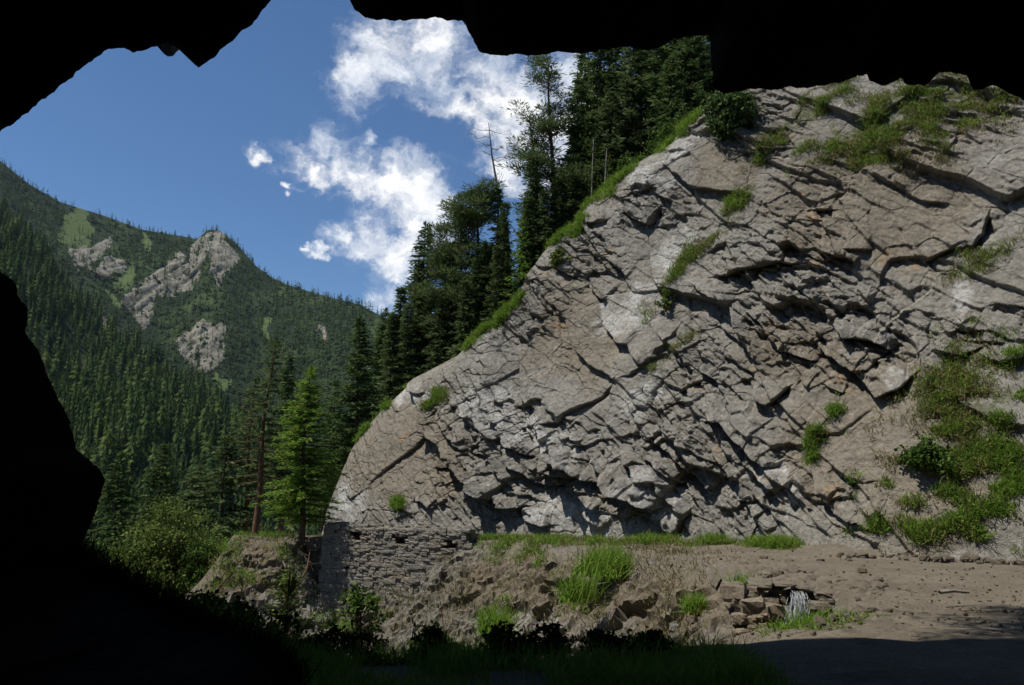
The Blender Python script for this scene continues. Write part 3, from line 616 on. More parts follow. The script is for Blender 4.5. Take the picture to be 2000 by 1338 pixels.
def pine(name, base, H, R, seed, label, start=.45, nl=22, leaf='pine', bark='bark', clump=46, lean=(0, 0), flat=.5, group=None, bare_limbs=4):
    rng = np.random.default_rng(seed); e = tree_root(name, base, label, 'tree', group); mb = MB(); lb = MB(); nz_ = 10
    zz = np.linspace(-.4, H*.97, nz_); wob = .05*H/10
    tp = np.stack([lean[0]*(zz/H)**1.6+wob*np.sin(zz*.55+seed), lean[1]*(zz/H)**1.6+wob*np.cos(zz*.45+seed*2), zz], -1); mb.tube(tp, np.linspace(.013*H+.05, .03, nz_), 7)
    Q = []
    for b in range(nl+bare_limbs):
        bare = b >= nl; f = rng.random()**.85 if not bare else -.5*rng.random(); h = (start+(1-start)*f)*H*.97; h = min(max(h, .15*H), H*.965)
        c0 = np.array([np.interp(h, zz, tp[:, k]) for k in range(3)]); a = rng.random()*6.283
        Lb = R*(.35+.75*rng.random())*(1-.55*max(0, f)**1.7)*(1 if not bare else .55); up = .15+.5*max(0, f)*rng.random()
        t = np.linspace(0, 1, 6); bend = np.cumsum(rng.normal(size=(6, 3))*.05*Lb, 0); bend[0] = 0
        pts = c0 + np.array((math.cos(a), math.sin(a), up))*(Lb*t)[:, None] + bend; pts[:, 2] += .15*Lb*t**2
        lb.tube(pts, np.linspace(.018+.016*Lb, .008, 6), 4)
        if bare: continue
        nc = int(3+Lb*2.6)
        for c in range(nc):
            tt = .35+.65*rng.random(); p = np.array([np.interp(tt, t, pts[:, k]) for k in range(3)]); off = rng.normal(size=3)*np.array((.30, .30, .14))*min(1.2, .5+Lb*.35); q = p+off
            lb.tube(np.vstack([p, (p+q)/2+np.array((0, 0, -.03)), q]), [.012, .009, .005], 3)
            n = int(clump*1.7*(.6+.7*rng.random())); o = rng.normal(size=(n, 3))*np.array((.24, .24, .10)); D = unit(o*np.array((1, 1, .8))+np.array((0, 0, .16))+rng.normal(size=(n, 3))*.10)
            L = .20+.16*rng.random(n); Q.append(sprays(q+o*.9, D, L, L*.085, rng))
    mb.build('trunk', M[bark], e)
    if lb.n: lb.build('branches', M[bark], e)
    quads('crown', np.concatenate(Q), M[leaf], e); return e
def broadleaf(name, base, H, R, seed, label, leaf='broad', bark='bark', ncl=60, nleaf=90, lsz=.16, cat='tree', group=None, low=.2, stems=1):
    rng = np.random.default_rng(seed); e = tree_root(name, base, label, cat, group); mb = MB(); Q = []
    hub = [np.array((rng.normal()*.08*R*(stems > 1)*3, rng.normal()*.08*R*(stems > 1)*3, 0)) for _ in range(stems)]
    for hb in hub:
        st = MB(); st.tube(np.stack([hb*.25+(0, 0, -.3), hb*.6+(0, 0, H*.3), hb+(0, 0, H*.75)]), [.012*H+.02, .009*H+.012, .006], 6); st.build('stem' if stems > 1 else 'trunk', M[bark], e)
    for c in range(ncl):
        u = unit(rng.normal(size=3)); rr = rng.random()**.4; z = low+(1-low)*(.5+.5*u[2]*rr); wdt = math.sin(math.pi*min(1, .12+.86*z))**.7
        p = np.array((u[0]*R*rr*wdt, u[1]*R*rr*wdt, z*H*.96)); hb = hub[rng.integers(stems)]
        s0 = np.array((hb[0]*.7, hb[1]*.7, max(.05*H, p[2]*.55))); mb.tube(np.stack([s0, (s0+p)/2+np.array((0, 0, .04*H)), p]), [.006*H+.006, .004*H+.004, .003], 3)
        n = int(nleaf*(.5+rng.random())); cs = R*.24*(.6+.7*rng.random()); o = rng.normal(size=(n, 3))*cs*np.array((1, 1, .7))*.6
        D = unit(rng.normal(size=(n, 3))+np.array((0, 0, -.2))); L = lsz*(.6+.8*rng.random(n)); Q.append(sprays(p+o, D, L, L*.33, rng))
    mb.build('branches', M[bark], e); quads('crown', np.concatenate(Q), M[leaf], e); return e
def snag(name, base, H, R, seed, label):
    rng = np.random.default_rng(seed); e = tree_root(name, base, label, 'tree'); mb = MB(); tw = MB(); nz_ = 9; zz = np.linspace(-.4, H, nz_)
    tp = np.stack([-.10*H*(zz/H)**2+.12*np.sin(zz*.8), .05*np.cos(zz), zz], -1); mb.tube(tp, np.linspace(.016*H+.03, .02, nz_), 6)
    for b in range(30):
        h = H*(.35+.63*rng.random()); c0 = np.array([np.interp(h, zz, tp[:, k]) for k in range(3)]); a = rng.random()*6.283; Lb = R*(.4+.7*rng.random())*(1.1-.6*h/H)
        t = np.linspace(0, 1, 5); pts = c0+np.array((math.cos(a), math.sin(a), .05))*(Lb*t)[:, None]; pts[:, 2] += (-.25*t+.45*t**2)*Lb*.6; pts[1:] += rng.normal(size=(4, 3))*.05*Lb
        tw.tube(pts, np.linspace(.028, .007, 5), 4)
        for k in range(5):
            i = rng.integers(1, 5); d = unit(rng.normal(size=3)*np.array((1, 1, .5))+np.array((math.cos(a), math.sin(a), .2))); l = .25+.4*rng.random(); tw.tube(np.stack([pts[i], pts[i]+d*l*.5, pts[i]+d*l+np.array((0, 0, .08))]), [.010, .007, .004], 3)
    mb.build('trunk', M['deadwood'], e); tw.build('branches', M['deadwood'], e); return e
def hgt(px, top, base): 
    p = at(px, top, base[1]); return float(p[2]-base[2])

# trees on the hill behind the ridge: photo column, top, metres behind the ridge
b = along_ray_behind(1085, 4); pine('pine_tree', b, hgt(1082, 108, b), 2.1, 3, 'tallest slender pine with an open crown, standing alone against the cloud', .50, 24, lean=(-.25, 0), clump=42, bare_limbs=9)
b = along_ray_behind(1058, 4.6); pine('pine_tree', b, hgt(1040, 215, b), 1.9, 8, 'leaning pine with a sparse crown beside the tallest slender pine', .45, 16, lean=(-.7, 0), clump=36, bare_limbs=5)
b = along_ray_behind(1003, 5); snag('dead_tree', b, hgt(985, 240, b), 2.4, 4, 'bare dead pine with leafless branches left of the tallest pine')
b = along_ray_behind(1042, 2.6); conifer('spruce_tree', b, hgt(1042, 290, b), 1.75, 21, 'dark spruce standing below the leaning sparse pine', nb=7, spl=.5)
b = along_ray_behind(1100, 3); conifer('spruce_tree', b, hgt(1098, 330, b), 1.5, 22, 'short dark spruce at the foot of the tallest slender pine', nb=7)
b = along_ray_behind(1018, 1.5); conifer('larch_tree', b, hgt(1016, 425, b), 1.45, 23, 'fresh green young larch growing at the cliff edge below the skyline trees', 'larch', start=.05, nb=7, spl=.34, droop=.1)
b = along_ray_behind(930, 4); pine('pine_tree', b, hgt(925, 350, b), 2.6, 9, 'broad dark pine with a bushy top right of the cloud gap', .28, 36, clump=56, bark='redbark', lean=(-.2, 0))
b = along_ray_behind(968, 3.5); conifer('spruce_tree', b, hgt(962, 362, b), 1.7, 24, 'dark spruce between the bushy pine and the young larch', nb=7)
b = along_ray_behind(897, 3.2); pine('pine_tree', b, hgt(885, 412, b), 2.3, 12, 'pine with a bare dark lower trunk standing on the lower ridge', .42, 28, clump=50)
b = along_ray_behind(862, 4); pine('pine_tree', b, hgt(850, 452, b), 2.3, 14, 'dense pine second from the left end of the skyline row', .25, 34, clump=52)
b = along_ray_behind(815, 5); conifer('spruce_tree', b, hgt(808, 432, b), 2.3, 25, 'tall pointed conifer at the left end of the skyline row', 'pine', nb=7, spl=.5, gap=.36, pw=.65)
b = along_ray_behind(790, 6); conifer('spruce_tree', b, hgt(772, 505, b), 2.1, 26, 'dark conifer in front of the white cloud foot, lowest of the skyline row', nb=7, spl=.48)
b = along_ray_behind(835, 2.2); conifer('spruce_tree', b, hgt(838, 560, b), 1.5, 27, 'small dark spruce under the dense pine of the skyline row', nb=7)
b = along_ray_behind(925, 2.0); conifer('spruce_tree', b, hgt(926, 500, b), 1.3, 28, 'small dark spruce under the broad bushy pine', nb=7)
b = along_ray_behind(985, 2.8); conifer('spruce_tree', b, hgt(985, 395, b), 1.3, 29, 'narrow dark spruce behind the young larch at the cliff edge', nb=6)
b = along_ray_behind(880, 6); conifer('spruce_tree', b, hgt(880, 470, b), 1.8, 30, 'shaded spruce behind the bare lower trunk pine', nb=6)
i_ = 0
for px, top, d, R in ((748,610,2.5,1.2),(768,560,3.0,1.4),(790,590,1.6,.9),(812,560,2.4,1.2),(858,560,1.8,1.0),(876,520,2.6,1.3),(905,545,1.4,.9),(948,470,2.4,1.3),(972,480,1.5,.9),(1030,380,1.8,1.1),(1062,370,1.7,1.0),(1082,340,2.2,1.2),(1118,300,2.4,1.2),(1128,250,3.4,1.5)):
    b = along_ray_behind(px, d); conifer('conifer_tree', b, hgt(px, top, b), R, 500+i_, 'small olive green conifer in the belt filling the gaps along the ridge', ('pine', 'spruce')[i_ % 2], nb=8, spl=.45, gap=.26, start=.03, pw=.7, group='small conifers along the cliff ridge'); i_ += 1
# the dense stand high on the cliff, under the rock roof
k = 0
for px, top, d, R in ((1135,150,4.5,1.6),(1152,60,6.5,1.9),(1180,40,4.2,1.9),(1215,30,6.5,2.2),(1245,60,3.6,1.9),(1270,10,6,2.2),(1300,40,3.8,1.9),(1335,0,5.5,2.2),(1360,30,3.2,1.8),(1385,0,5.5,2.0),(1200,180,3,1.6),(1160,215,3.2,1.5),(1320,110,2.6,1.5),(1410,20,4,1.9)):
    b = along_ray_behind(px, d); conifer('conifer_tree', b, hgt(px, top, b), R, 50+k, 'dark conifer in the dense stand at the cliff top, tip hidden by rock', ('spruce', 'pine', 'spruce')[k % 3], nb=7, spl=.5, gap=.34, pw=.55, group='dense conifer stand on top of the cliff'); k += 1
for px, top, lab in ((1150,272,'thin pale dead stem leaning at the left edge of the dense stand'),(1172,290,'thin pale upright stem in front of the dense conifer stand')):
    b = along_ray_behind(px+8, 1.3); rg = np.random.default_rng(px); e = tree_root('birch_tree', b, lab, 'tree'); mb = MB(); H = hgt(px, top, b); mb.tube([(0, 0, -.3), (-.05, 0, H*.4), (.12, 0, H)], [.06, .045, .015], 5); mb.build('trunk', M['palebark'], e)
    Q = []; 
    for j in range(14):
        h = H*(.4+.6*rg.random()); p = np.array((rg.normal()*.35, rg.normal()*.35, h)); n = 22; Q.append(sprays(p+rg.normal(size=(n, 3))*.16, unit(rg.normal(size=(n, 3))), .08+.06*rg.random(n), np.full(n, .03), rg))
    quads('crown', np.concatenate(Q), M['olive'], e)
b = along_ray_behind(1322, 1.0); broadleaf('bush', b, 2.2, 1.5, 71, 'light green bush on the ridge at the foot of the dense stand', 'broad', ncl=40, nleaf=80, lsz=.15, cat='bush', stems=3, low=.05)
b = along_ray_behind(1252, .8); broadleaf('bush', b, 1.3, 1.3, 72, 'low green bush on the ridge left of the light green bush', 'broad', ncl=30, nleaf=70, lsz=.14, cat='bush', stems=3, low=.05)
def cliff_pt(px, py, out=0.0):
    i = np.argmin((CPX-px)**2+(CPY-py)**2); return CX.reshape(-1, 3)[i] + np.array((N_[0], N_[1], 0))*out
broadleaf('bush', cliff_pt(1440, 285, -.2), 2.9, 1.25, 73, 'dark round evergreen bush growing from a cleft high on the rock face', 'spruce', ncl=60, nleaf=110, lsz=.17, cat='bush', stems=2, low=.0)
broadleaf('bush', cliff_pt(1722, 262, -.1), .6, .5, 74, 'small dark bush on the grassy ledges high at right', 'olive', ncl=16, nleaf=60, lsz=.11, cat='bush', stems=3, low=.05)
broadleaf('bush', cliff_pt(1305, 615, -.1), 1.3, .45, 75, 'thin grey green bush on the middle of the rock face', 'olive', ncl=16, nleaf=45, lsz=.11, cat='bush', stems=3, low=.05)
broadleaf('bush', cliff_pt(1098, 520, -.1), .9, .55, 76, 'small green bush on the left shoulder of the rock face', 'olive', ncl=18, nleaf=60, lsz=.12, cat='bush', stems=3, low=.05)
broadleaf('bush', cliff_pt(1840, 930, -.1), 1.1, .8, 77, 'bright green bush at the top of the overgrown scree', 'broad', ncl=26, nleaf=70, lsz=.13, cat='bush', stems=4, low=.05)

# trees of the valley mouth at left: column, top, base row, distance
def vt_(px, base, Y): return at(px, base, Y)
b = vt_(500, 1035, 44); conifer('conifer_tree', b, hgt(518, 655, b), 1.9, 81, 'tall thin conifer with a red brown trunk and sparse branches at the bend', 'pine', 'redbark', .16, .40, 5, .42, .35, .9, .6, group=None, lean=(.5, 0), bare=.75)
b = vt_(478, 1030, 47); conifer('conifer_tree', b, hgt(485, 735, b), 1.7, 82, 'second sparse conifer just behind the red brown trunk', 'pine', 'redbark', .2, .42, 5, .42, .3, .9, .6, bare=.6)
b = vt_(588, 1040, 35.4); conifer('larch_tree', b, hgt(594, 712, b), 2.05, 83, 'pale yellow green larch standing at the bend beside the rock face', 'larch', 'bark', .07, .19, 8, .27, .28, 1.7, .7)
b = vt_(690, 990, 56); conifer('spruce_tree', b, hgt(690, 615, b), 2.5, 84, 'wide dark spruce rising behind the left foot of the rock face', nb=7, spl=.55, gap=.34)
b = vt_(742, 960, 58); conifer('spruce_tree', b, hgt(745, 600, b), 2.6, 85, 'dark spruce right of the wide spruce and below the skyline row', nb=7, spl=.55, gap=.36)
b = vt_(645, 1020, 60); conifer('spruce_tree', b, hgt(640, 740, b), 2.2, 86, 'dark spruce between the pale larch and the wide spruce', nb=7, spl=.5, gap=.36)
b = vt_(632, 1020, 41); conifer('spruce_tree', b, hgt(632, 880, b), 1.0, 87, 'small dark spruce against the foot of the rock face by the wall', nb=7, spl=.4, gap=.24, start=.02)
b = vt_(548, 1040, 62); conifer('spruce_tree', b, hgt(550, 690, b), 2.2, 88, 'dark spruce showing between the red trunk and the pale larch', nb=7, spl=.5, gap=.36)
b = vt_(428, 1090, 46); conifer('conifer_tree', b, hgt(430, 850, b), 2.5, 89, 'spreading olive green conifer left of the red brown trunk', 'pine', 'bark', .1, .42, 6, .5, .3, 1, .55)
b = vt_(372, 1110, 50); conifer('conifer_tree', b, hgt(372, 905, b), 2.2, 90, 'lower olive conifer beside the broad leafy tree', 'pine', 'bark', .1, .4, 6, .5, .3, 1, .6)
b = vt_(318, 1290, 41); broadleaf('broadleaf_tree', b, hgt(318, 945, b), 3.0, 91, 'broad leafy tree with yellow green foliage at the valley edge', 'olive', ncl=110, nleaf=120, lsz=.15, stems=3, low=.05)
b = vt_(250, 1290, 39); broadleaf('broadleaf_tree', b, hgt(252, 1010, b), 2.2, 92, 'smaller leafy tree half hidden by the dark cave wall', 'olive', ncl=80, nleaf=110, lsz=.15, stems=3, low=.05)
b = vt_(395, 1210, 40); broadleaf('leafy_bush', b, hgt(392, 1030, b), 1.5, 93, 'leafy bush against the end of the earth bank', 'broad', ncl=60, nleaf=100, lsz=.13, stems=3, low=.05, cat='bush')
b = vt_(215, 1120, 60); conifer('spruce_tree', b, hgt(215, 880, b), 2.6, 94, 'dark spruce just right of the bulge in the cave wall', nb=7, spl=.55, gap=.4)
b = vt_(300, 1110, 64); conifer('spruce_tree', b, hgt(300, 865, b), 2.6, 95, 'dark spruce behind the broad leafy tree', nb=7, spl=.55, gap=.4)

# ------------------------------------------------------------------ dry stone wall with three drain holes
def build_wall():
    rng = np.random.default_rng(31); V = []; Fc = []; off = 0
    def put(c, size, yaw, roll=0):
        nonlocal off
        v, f = stone(rng, (0, 0, 0), size, rotx(roll), 3, .07, .78); v = v @ rotz(yaw).T + c; V.append(v); Fc.append(f+off); off += len(v)
    yaw = math.atan2(WT[1], WT[0])
    aa = np.linspace(-1, WLEN+1, 400); Xw = np.stack([WALL_A[0]+WT[0]*aa, WALL_A[1]+WT[1]*aa, 0*aa], -1); pxa, _ = proj(Xw)
    holes = [(float(np.interp(p, pxa, aa)), z) for p, z in ((700, .02), (784, -.12), (880, -.16))]
    z = -3.5; 
    while z < .46:
        h = .10+.08*rng.random()**1.3; a = .02-.15*rng.random()
        while a < WLEN:
            l = (.16+.34*rng.random()**1.4)*(1.2 if h > .15 else .9); ac = a+l/2; zt = .47-.16*max(0, min(1, ac/WLEN))+.015*math.sin(ac*2.1)
            if z+h/2 < zt+.03 and z > wall_foot(ac)-.5 and not any(abs(ac-ha) < .15+l*.36 and abs(z+h/2-hz) < .13+h*.3 for ha, hz in holes) and rng.random() > .004:
                bt = (.47-z)*.07
                p = np.array((WALL_A[0]+WT[0]*ac+WN[0]*(bt-.17+.05*rng.normal()*.35), WALL_A[1]+WT[1]*ac+WN[1]*(bt-.17+.03*rng.normal()), z+h/2+.012*rng.normal()))
                put(p, (l*1.10, .42+.08*rng.random(), h*1.17), yaw+.05*rng.normal(), .05*rng.normal())
            a += l
        z += h
    for ha, hz in holes:                                       # lintel over each hole
        p = np.array((WALL_A[0]+WT[0]*ha+WN[0]*-.12, WALL_A[1]+WT[1]*ha+WN[1]*-.12, hz+.22)); put(p, (.55, .42, .11), yaw)
    zz = .2
    while zz > -.6:                                             # the free end on the right
        for q in (.35, .72):
            p = np.array((WALL_A[0]+WT[0]*(WLEN-.05)-WN[0]*q, WALL_A[1]+WT[1]*(WLEN-.05)-WN[1]*q, zz-.1)); put(p, (.45, .36, .24), yaw)
        zz -= .22
    # rubble core behind the face
    for a0, a1, zt in ((.1, WLEN*.5, .30), (WLEN*.5, WLEN-.2, .22)):
        c = (a0+a1)/2; p = np.array((WALL_A[0]+WT[0]*c-WN[0]*.62, WALL_A[1]+WT[1]*c-WN[1]*.62, (zt-3.6)/2)); put(p, ((a1-a0)*1.05, .36, zt+3.6), yaw)
    for ha in np.arange(.2, WLEN, .45):                        # loose coping stones
        if rng.random() < .75:
            p = np.array((WALL_A[0]+WT[0]*ha-WN[0]*.3, WALL_A[1]+WT[1]*ha-WN[1]*.3, .44-.16*ha/WLEN+.04*rng.normal())); put(p, (.3+.25*rng.random(), .4, .14+.1*rng.random()), yaw+.2*rng.normal())
    v = np.concatenate(V); z0 = np.zeros(len(v))
    o = mesh('stone_wall', v, np.concatenate(Fc), M['wallstone'], None, False, {'pale': z0, 'brown': z0+.3, 'moss': z0})
    tag(o, 'dry stone retaining wall with three dark holes below the roadside parapet', 'wall')
build_wall()

# ------------------------------------------------------------------ culvert with falling water
m_, n_ = new_mat('white_water'); P_ = n_.n('ShaderNodeTexCoord').outputs['Object']
mp_ = n_.n('ShaderNodeMapping', i={'Vector': P_, 'Scale': (14, 14, 2.0)}).outputs[0]; st_ = n_.noise(mp_, 2.5, 6, .7)
finish(n_, n_.mix(n_.ramp(st_, .35, .65), (.14, .155, .16), (.40, .42, .43)), .2, st_, .5, .8, .03); M['water'] = m_
M['ochre'] = rock_mat('ochre_stone', (.185, .165, .135), (.195, .148, .095), (.30, .275, .235), (.06, .042, .024), 2.5)
def build_culvert():
    rng = np.random.default_rng(8); e = bpy.data.objects.new('culvert', None); COL.objects.link(e); e.location = tuple(at(1540, 1200, 14.4)); base = np.array(e.location)
    tag(e, 'broken stone culvert mouth in the road bank with water pouring out', 'culvert')
    def pile(name, lst, mat, lab=None):
        V = []; Fc = []; off = 0
        for px, py, Y, sx, sy, sz in lst:
            v, f = stone(rng, at(px, py, Y)-base, (sx, sy, sz), rotz(rng.normal()*.15-.3) @ rotx(rng.normal()*.12), 3, .12, .72); V.append(v); Fc.append(f+off); off += len(v)
        v = np.concatenate(V); z0 = np.zeros(len(v)); o = mesh(name, v, np.concatenate(Fc), mat, e, False, {'pale': z0+.3, 'brown': z0+.4, 'moss': z0})
        if lab: o['label'] = lab
        return o
    L = []
    for k in range(30):
        py = 1150+92*rng.random(); px = 1436+66*rng.random()+.12*(1240-py)*(rng.random()-.5); sz = .10+.22*rng.random()**1.5; L.append((px, py, 14.35+.25*rng.random()-.25*(py-1150)/90, sz*1.4, .35, sz))
    pile('side_wall', L, M['ochre'])
    L = [(1592+34*rng.random(), 1168+74*rng.random(), 14.15+.2*rng.random(), .16+.18*rng.random(), .35, .10+.14*rng.random()) for k in range(14)]
    pile('side_wall', L, M['bank'])
    pile('lintel', [(1484,1141,14.6,.40,.5,.10),(1524,1143,14.85,.46,.5,.09),(1572,1150,14.85,.36,.4,.10),(1606,1160,14.5,.26,.4,.12)], M['bank'])
    pile('back_wall', [(1512+rng.normal()*8, 1160+84*rng.random(), 14.8, .22+.14*rng.random(), .3, .12+.1*rng.random()) for k in range(12)]+[(1556+rng.normal()*5, py, 15.05, .45, .3, .2) for py in range(1165, 1245, 18)], M['ochre'], 'ochre stained stones beside the water')
    mb = MB(); p0 = at(1552, 1152, 14.55)-base; p1 = at(1560, 1246, 13.9)-base
    for k in range(420):
        u = rng.normal()*.5; t0 = rng.random()*.8; t = t0+np.linspace(0, .12+.25*rng.random(), 5); jit = np.cumsum(rng.normal(size=5)*.010)
        mb.tube(np.stack([p0[0]+(p1[0]-p0[0])*t+u*(.10+.13*t)+jit, p0[1]+(p1[1]-p0[1])*np.sqrt(t)+.05*rng.normal()-.02, p0[2]+(p1[2]-p0[2])*t**1.3], 1)+base, (.003+.008*rng.random()**2)*np.array((.3, 1, 1, .8, .2)), 4)
    for k in range(320):
        c = p1+np.array((rng.normal()*.16, rng.normal()*.12, abs(rng.normal())*.13))+base; r_ = .004+.008*rng.random(); mb.tube(np.stack([c, c+np.array((0, 0, r_*2))]), [r_, r_*.4], 4)
    tag(mb.build('waterfall', M['water'], None, True), 'thin white water trickling from the broken culvert mouth', 'waterfall', None, 'stuff')
build_culvert()

# ------------------------------------------------------------------ loose stones
def rocks():
    rng = np.random.default_rng(77); k = 0
    spots = []
    for i in range(34): spots.append((1640+11*i+rng.normal()*8, 1086+.045*(11*i)+rng.normal()*3, None, .12+.22*rng.random()**2, 'weathered stone in the broken row along the far edge of the dirt road', 'stones along the far road edge'))
    for i in range(26): spots.append((1390+270*rng.random(), 1092+rng.random()*50, None, .07+.12*rng.random()**2, 'pale stone on the near shoulder of the dirt road', 'stones on the near road shoulder'))
    for i in range(24): spots.append((1600+140*rng.random(), 1195+rng.random()*40, None, .05+.09*rng.random()**2, 'small grey stone on the wet gravel beside the culvert', 'stones beside the culvert'))
    for i in range(70): spots.append((1470+260*rng.random(), 1118+110*rng.random(), None, .06+.20*rng.random()**3, 'earthy stone on the rough ground around the culvert', 'stones on the rough ground around the culvert'))
    bk = np.where((GSD > .3) & (GSD < 4) & (GV[:, 1] > 17) & (GV[:, 0] < 5) & (GV[:, 0] > -13))[0]
    for px, py, _, sz, lab, grp in spots:
        d = ray(px, py); t = (0-EYE[2])/d[2]; X = EYE+d*t
        if in_poly(X[0:1], X[1:2], EDGE+[(-60, 3), (-60, 40)])[0]: continue
        v, f = stone(rng, (0, 0, 0), (1, .8, .6), None, 3, .16, .5); z0 = np.zeros(len(v))
        o = mesh('rock', v, f, M['bank'], None, False, {'pale': z0+.5*(k % 2), 'brown': z0+.6, 'moss': z0}); o.location = (X[0], X[1], sz*.12+.02); o.scale = (sz,)*3; o.rotation_euler = (rng.normal()*.2, rng.normal()*.2, rng.random()*6.28); tag(o, lab, 'rock', grp); k += 1
    for i in rng.choice(bk, 90, replace=False):
        sz = .08+.30*rng.random()**3; v, f = stone(rng, (0, 0, 0), (1, .8, .65), None, 3, .16, .5); z0 = np.zeros(len(v))
        o = mesh('rock', v, f, M['bank' if k % 2 else 'wallstone'], None, False, {'pale': z0+.5*(k % 2), 'brown': z0, 'moss': z0}); o.location = tuple(GV[i]); o.scale = (sz,)*3; o.rotation_euler = (rng.normal()*.4, rng.normal()*.4, rng.random()*6.28); tag(o, 'loose stone lying on the slope of the earth bank', 'rock', 'stones on the earth bank'); k += 1
    # fine gravel
    V = []; Fc = []; off = 0
    for i in range(2200):
        px = 1200+900*rng.random(); py = 1066+rng.random()**1.3*190; X = EYE+ray(px, py)*((0-EYE[2])/ray(px, py)[2]); 
        if seg_dist(np.array([X[0]]), np.array([X[1]]), EDGE)[0][0] < .3: continue
        if (X[0]-A_[0])*N_[0]+(X[1]-A_[1])*N_[1] < .3 or in_poly(X[0:1], X[1:2], EDGE+[(-60, 3), (-60, 40)])[0]: continue
        s_ = .012+.04*rng.random()**4; v, f = stone(rng, X+np.array((0, 0, .03)), (s_*1.3, s_, s_), rotz(rng.random()*6), 1, .2, .5); V.append(v); Fc.append(f+off); off += len(v)
    v = np.concatenate(V); z0 = np.zeros(len(v)); tag(mesh('gravel', v, np.concatenate(Fc), M['bank'], None, False, {'pale': z0+.35, 'brown': z0+.7, 'moss': z0}), 'fine loose gravel strewn over the dirt road', 'gravel', None, 'stuff')
rocks()
for pts, r, lab, nm in (([(1835,1157,12.6),(1862,1154,12.7),(1892,1157,12.8)],.03,'short weathered stick lying on the dirt road','stick'),):
    mb = MB(); mb.tube([at(*p) for p in pts], [r, r*.9, r*.6], 6); tag(mb.build(nm, M['deadwood']), lab, 'stick')

# ------------------------------------------------------------------ grass
def blades(P, Lm, rng, up, spread=.45, wd=.035):
    n = len(P); L = Lm*(.5+.8*rng.random(n)); D = unit(np.asarray(up)+rng.normal(size=(n, 3))*spread); S = unit(np.cross(D, rng.normal(size=(n, 3)))); wv = wd*(.6+.8*rng.random(n))
    mid = P+D*(L*.55)[:, None]; sag = rng.normal(size=(n, 3))*.15; sag[:, 2] -= .22; tip = P+unit(D+sag)*L[:, None]
    b0, b1 = P-S*(wv*.5)[:, None], P+S*(wv*.5)[:, None]
    return np.stack([b0, b1, mid+S*(wv*.35)[:, None], mid-S*(wv*.35)[:, None]], 1), np.stack([mid-S*(wv*.35)[:, None], mid+S*(wv*.35)[:, None], tip+S*.002, tip-S*.002], 1)
GQ = {'grass': [], 'drygrass': []}
def sow(pts, px, py, zones, n, L, rng, kind, up, wd=.03, tuft=7, tr=.10, cut=.0):
    """clumps of blades over surface points, thick where the zones are"""
    wgt = blob(px, py, zones, .6)**1.0; wgt = wgt*np.clip(vn(pts[:, 0]*1.6+pts[:, 2], pts[:, 1]*1.6+pts[:, 2]*1.3, 501)*2.2-.7-cut, 0, 1)
    if wgt.sum() <= 0: return
    i = rng.choice(len(pts), size=n//tuft, p=wgt/wgt.sum()); P = np.repeat(pts[i], tuft, 0)+rng.normal(size=(n//tuft*tuft, 3))*np.array((tr, tr, tr*.5)); P[:, 2] -= .02
    a, b_ = blades(P, L, rng, up, .42, wd); GQ[kind] += [a, b_]
rng = np.random.default_rng(99)
cp = CX.reshape(-1, 3); cpx, cpy = CPX.ravel(), CPY.ravel(); upc = np.array((N_[0]*.45, N_[1]*.45, .8))
UPPER = [e for e in MOSS]
sow(cp, cpx, cpy, UPPER+[(1800,230,160,60,-15),(1620,280,90,40,-30)], 24000, .19, rng, 'grass', upc, .026, 7, .14, .28); sow(cp, cpx, cpy, UPPER+[(1780,250,180,80,-15)], 34000, .18, rng, 'drygrass', upc, .024)
RFOOT = [(1930,960,90,110),(1800,990,45,70),(1840,880,40,50),(1960,820,60,60),(1770,1035,60,35),(1960,1030,60,45),(1880,1030,50,40),(1985,700,25,30)]
sow(cp, cpx, cpy, RFOOT, 14000, .27, rng, 'grass', upc, .026, 8, .10, .45)
sow(cp, cpx, cpy, [(1870,920,120,150)], 7000, .25, rng, 'drygrass', upc, .028)
sow(cp, cpx, cpy, [(1235,310,120,18,-35),(1120,425,60,12,-45),(960,630,60,14,-45),(740,790,60,12,-45),(1330,235,30,20)], 15000, .3, rng, 'grass', upc, .03)
sow(cp, cpx, cpy, [(850,790,9,14),(800,975,10,20),(1695,950,14,30),(1615,850,14,40,20),(1440,410,20,10),(1640,810,20,30)], 5000, .25, rng, 'grass', upc, .03)
# verge at the foot of the face
cl_t = rng.random(26000); sv = rng.random(26000)*(LEN+6); fo = .25+1.3*rng.random(26000)**1.2
vp = np.stack([A_[0]+T_[0]*sv+N_[0]*fo, A_[1]+T_[1]*sv+N_[1]*fo, np.full(26000, -.02)-.35*sstep(30, 40, A_[1]+T_[1]*sv+N_[1]*fo)], -1); vx, vy = proj(vp)
sow(vp, vx, vy, [(1365,1060,80,30),(1610,1062,140,40),(1800,1070,140,40)], 26000, .40, rng, 'grass', (0, 0, 1), .026, 9, .12, .35)
sow(vp, vx, vy, [(1060,1050,140,30),(1200,1055,60,30)], 7000, .26, rng, 'grass', (0, 0, 1), .026, 9, .12, .4); sow(vp, vx, vy, [(1200,1058,500,30)], 9000, .24, rng, 'drygrass', (0, 0, 1), .024, 7, .15); sow(vp, vx, vy, [(790,1040,120,30)], 5000, .22, rng, 'drygrass', (0, 0, 1), .028, 9, .12)
gm = (np.abs(GV[:, 0]) < 24) & (GV[:, 1] > 10) & (GV[:, 1] < 41) & (GV[:, 2] > -7); gp = GV[gm]; gpx, gpy = proj(gp); upg = np.array((-.2, -.3, .85))
